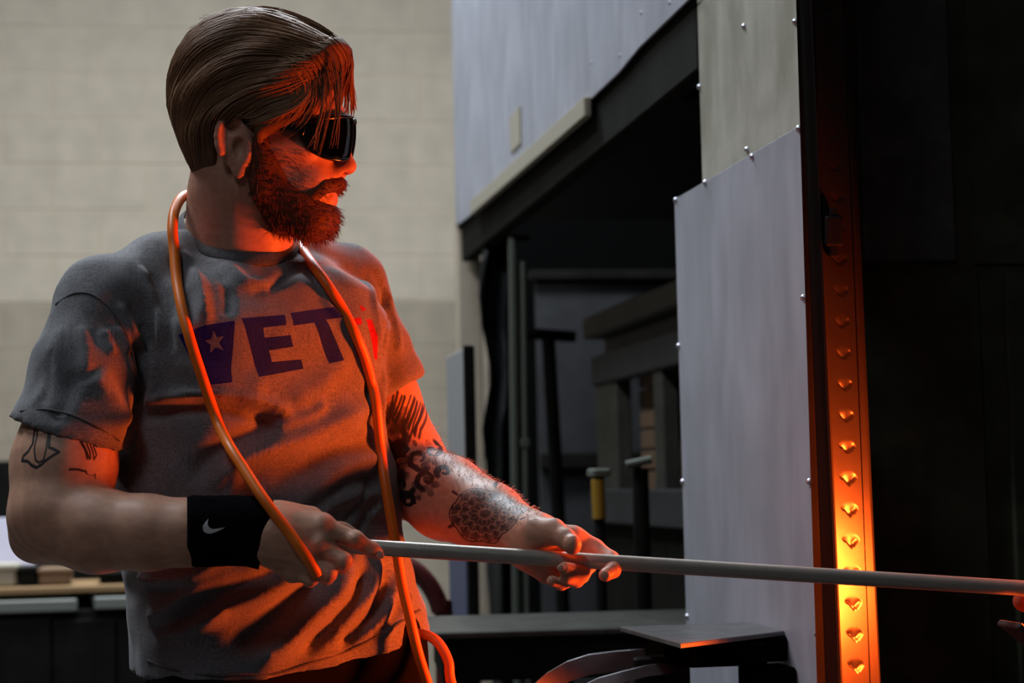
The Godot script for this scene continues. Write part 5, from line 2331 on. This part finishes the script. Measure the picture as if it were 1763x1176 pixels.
func stub(t: Node3D, hd: MB) -> void:
	var hm := plain(Color(0.42, 0.23, 0.13), 0.5, 0.0, 0.5)
	var g := RandomNumberGenerator.new()
	g.seed = 41
	var hb := MB.new()
	var n := 0
	for tries in 40000:
		var j := g.randi() % hd.v.size()
		var q := loc(hd.v[j])
		if q.z < 10.0 or q.x < 480.0 or q.y < 265.0 or q.y > 350.0 or q.x > 560.0:
			continue
		if g.randf() > clampf(1.25 - (q.x - 480.0) / 70.0, 0.12, 1.0):
			continue
		var d := (HB * Vector3(0.45, -0.8, 0) + hd.n[j] * 0.5 + Vector3(g.randf_range(-0.3, 0.3), g.randf_range(-0.3, 0.3), 0)).normalized()
		var ln := g.randf_range(0.002, 0.005)
		hb.tube(PackedVector3Array([hd.v[j], hd.v[j] + d * ln]), PackedFloat32Array([0.00035, 0.00015]), 3, false, false)
		n += 1
		if n > 420:
			break
	tag(put(hb.mesh(), "stubble", hm, t), "", "", "", "stuff")

func beard(t: Node3D, hd: MB) -> void:
	BRD = Trace.new([[462, 244], [488, 248], [500, 268], [507, 296], [517, 320], [535, 334], [552, 341], [566, 352], [580, 355], [592, 364], [592, 392], [578, 412], [545, 421], [510, 418], [480, 404], [462, 368], [454, 318], [458, 272]])
	var f := Field.new()
	var s := HS
	for z in [-1, 1]:
		f.cap(hx(440, 322, 62 * z), hx(545, 378, 26 * z), 33 * s, 37 * s, 14 * s)
		f.cap(hx(474, 252, 86 * z), hx(466, 325, 68 * z), 20 * s, 30 * s, 14 * s)
		f.cap(hx(482, 285, 72 * z), hx(530, 345, 44 * z), 22 * s, 24 * s, 14 * s)
		f.cap(hx(480, 330, 62 * z), hx(540, 350, 36 * z), 25 * s, 28 * s, 14 * s)
	f.cap(hx(540, 380, 0), hx(562, 368, 0), 40 * s, 28 * s, 14 * s)
	f.cap(hx(480, 385, 30), hx(480, 385, -30), 26 * s, 26 * s, 20 * s)
	f.custom(beard_d, 6 * s, 2)
	# moustache
	var mst := Field.new()
	for z in [-1, 1]:
		mst.cap(hx(586, 319, 6 * z), hx(567, 325, 36 * z), 14 * s, 14 * s, 5 * s)
		mst.cap(hx(567, 325, 36 * z), hx(545, 352, 54 * z), 14 * s, 12 * s, 5 * s)
	var m := plain(Color(0.33, 0.185, 0.11), 0.7, 0.0, 0.4)
	var g := RandomNumberGenerator.new()
	g.seed = 31
	var o := put(built(f, 0.0032).mesh(), "beard", m, t)
	var bm := built(f, 0.0032)
	var mm := built(mst, 0.0026)
	var mo := put(mm.mesh(), "moustache", m, t)
	var hm := plain(Color(0.46, 0.26, 0.15), 0.5, 0.0, 0.5)
	hm.vertex_color_use_as_albedo = true
	stub(t, hd)
	for pair in [[bm, 2600, o, Vector3(0.35, 0.9, 0), 0.009], [mm, 420, mo, Vector3(0.3, 0.8, 0), 0.006]]:
		var src: MB = pair[0]
		var hb := MB.new()
		for k in pair[1]:
			var j := g.randi() % src.v.size()
			var fl: Vector3 = pair[3]
			var d := HB * Vector3(fl.x, -fl.y, 0)
			d = (d * 0.8 + src.n[j] * g.randf_range(0.25, 0.7) + Vector3(g.randf_range(-0.4, 0.4), g.randf_range(-0.3, 0.3), g.randf_range(-0.4, 0.4))).normalized()
			var ln: float = pair[4] * g.randf_range(0.5, 1.2)
			var p := src.v[j] - src.n[j] * 0.001
			var q := g.randf_range(0.6, 1.3)
			hb.tube(PackedVector3Array([p, p + d * ln * 0.5, p + d * ln + Vector3(0, -ln * 0.12, 0)]), PackedFloat32Array([0.00045, 0.0004, 0.00015]), 3, false, false, Color(q, q, q))
		tag(put(hb.mesh(), "whiskers", hm, pair[2]), "", "", "", "stuff")

# ---------------------------------------------------------------- sunglasses, hose
func sunglasses() -> void:
	var t := thing("sunglasses", "black wraparound sunglasses on the bearded man's face", "sunglasses")
	var fm := plain(Color(0.02, 0.02, 0.022), 0.18, 0.0, 0.6)
	var lm := plain(Color(0.012, 0.014, 0.014), 0.04, 0.0, 0.8)
	var bow := func(z: float) -> float:      # how the front curves round the face
		return 613.0 - 0.0088 * z * z - 0.03 * absf(z)
	for sd in [-1.0, 1.0]:
		var rings := []
		for k in 15:
			var u := k / 14.0
			var z := lerpf(9.0, 84.0, u)
			var x: float = bow.call(z)
			# the lens is deepest near the nose side and rounds off outside
			var top := lerpf(206.0, 222.0, u * u)
			var e := sqrt(maxf(1.0 - pow(absf(u - 0.42) / 0.60, 2.6), 0.02))
			var low := 238.0 + 45.0 * e - 6.0 * u
			var ring := PackedVector3Array()
			for s in 7:
				var y := lerpf(top, low, s / 6.0)
				ring.append(hx(x - 3.0 * pow(s / 6.0 - 0.3, 2.0) * 4.0, y, sd * z))
			for s in range(6, -1, -1):
				var y := lerpf(top, low, s / 6.0)
				ring.append(hx(x - 4.0 - 3.0 * pow(s / 6.0 - 0.3, 2.0) * 4.0, y, sd * z))
			rings.append(ring)
		var mb := MB.new()
		mb.loft(rings)
		fix(mb)
		put(mb.mesh(), "lens", lm, t)
		# rim round the lens
		var rim := []
		for k in 15:
			var ring: PackedVector3Array = rings[k]
			rim.append(ring[0])
		for k in range(1, 6):
			rim.append(rings[14][k])
		for k in range(14, -1, -1):
			rim.append(rings[k][6])
		for k in range(5, 0, -1):
			rim.append(rings[0][k])
		mb = MB.new()
		mb.tube(PackedVector3Array(rim), same(rim.size(), 3.6 * HS), 8, true)
		put(mb.mesh(), "rim", fm, t)
		# temple arm
		mb = MB.new()
		var tr := []
		for q in [[548, 226, 84, 15], [535, 226, 95, 13], [500, 224, 103, 10], [462, 221, 108, 8], [440, 222, 104, 5]]:
			var c := hx(q[0], q[1], sd * q[2])
			var up: Vector3 = HB * Vector3(0, 1, 0) * q[3] * HS
			var w := HB * Vector3(0, 0, 1) * 3.0 * HS
			var ring := PackedVector3Array()
			for s in 10:
				var a := TAU * s / 10.0
				ring.append(c + up * cos(a) + w * sin(a))
			tr.append(ring)
		mb.loft(tr)
		fix(mb)
		put(mb.mesh(), "temple_arm", fm, t)
	var mb2 := MB.new()
	var br := spline([hx(bow.call(9.0), 214, 9), hx(614, 211, 0), hx(bow.call(9.0), 214, -9)], 4)
	mb2.tube(br, same(br.size(), 4.5 * HS), 8)
	put(mb2.mesh(), "bridge", fm, t)

func hose(look: Look) -> void:
	var r := 0.0064
	var on := func(px: float, py: float, lift: float) -> Vector3:
		var k := look.find(px, py)
		var d := look.pr[k].z - r - lift
		return at(px, py, d)
	var pts := []
	pts.append(at(546, 990, 2.142))
	pts.append(at(536, 972, 2.136))
	pts.append(at(519, 947, 2.134))
	pts.append(at(497, 916, 2.138))
	pts.append(at(470, 881, 2.142))
	pts.append(at(446, 848, 2.150))
	pts.append(at(420, 808, 2.170))
	pts.append(at(396, 770, 2.195))
	pts.append(at(375, 728, on.call(375, 728, 0.008).distance_to(EYE) * 0.0 + minf(look.pr[look.find(375, 728)].z - 0.016, 2.25)))
	for q in [[345, 640], [326, 580], [313, 530], [304, 480], [300, 430]]:
		pts.append(on.call(q[0], q[1], 0.0015))
	pts.append(at(297, 395, 2.335))
	pts.append(at(301, 362, 2.36))
	pts.append(at(316, 338, 2.40))
	pts.append(at(345, 335, 2.47))
	pts.append(at(400, 345, 2.525))
	pts.append(at(460, 365, 2.53))
	pts.append(at(495, 393, 2.50))
	pts.append(at(512, 418, 2.455))
	for q in [[540, 458], [566, 494], [592, 535], [612, 576], [628, 615], [640, 660], [648, 700]]:
		pts.append(on.call(q[0], q[1], 0.0015))
	pts.append(at(655, 770, 2.40))
	pts.append(at(663, 830, 2.38))
	pts.append(at(673, 890, 2.37))
	pts.append(at(683, 950, 2.365))
	pts.append(at(693, 1010, 2.36))
	pts.append(at(707, 1070, 2.35))
	pts.append(at(720, 1125, 2.345))
	pts.append(at(737, 1180, 2.34))
	pts.append(at(765, 1270, 2.335))
	pts.append(at(800, 1330, 2.335))
	pts.append(at(815, 1280, 2.34))
	pts.append(at(778, 1180, 2.36))
	pts.append(at(772, 1140, 2.37))
	pts.append(at(757, 1110, 2.38))
	pts.append(at(738, 1095, 2.39))
	pts.append(at(715, 1092, 2.40))
	pts.append(at(690, 1105, 2.405))
	var sp := spline(pts, 7)
	var mb := MB.new()
	mb.tube(sp, same(sp.size(), r), 14)
	tag(put(mb.mesh(), "rubber_hose", M.hose), "thin orange rubber hose hung round the man's neck", "hose")
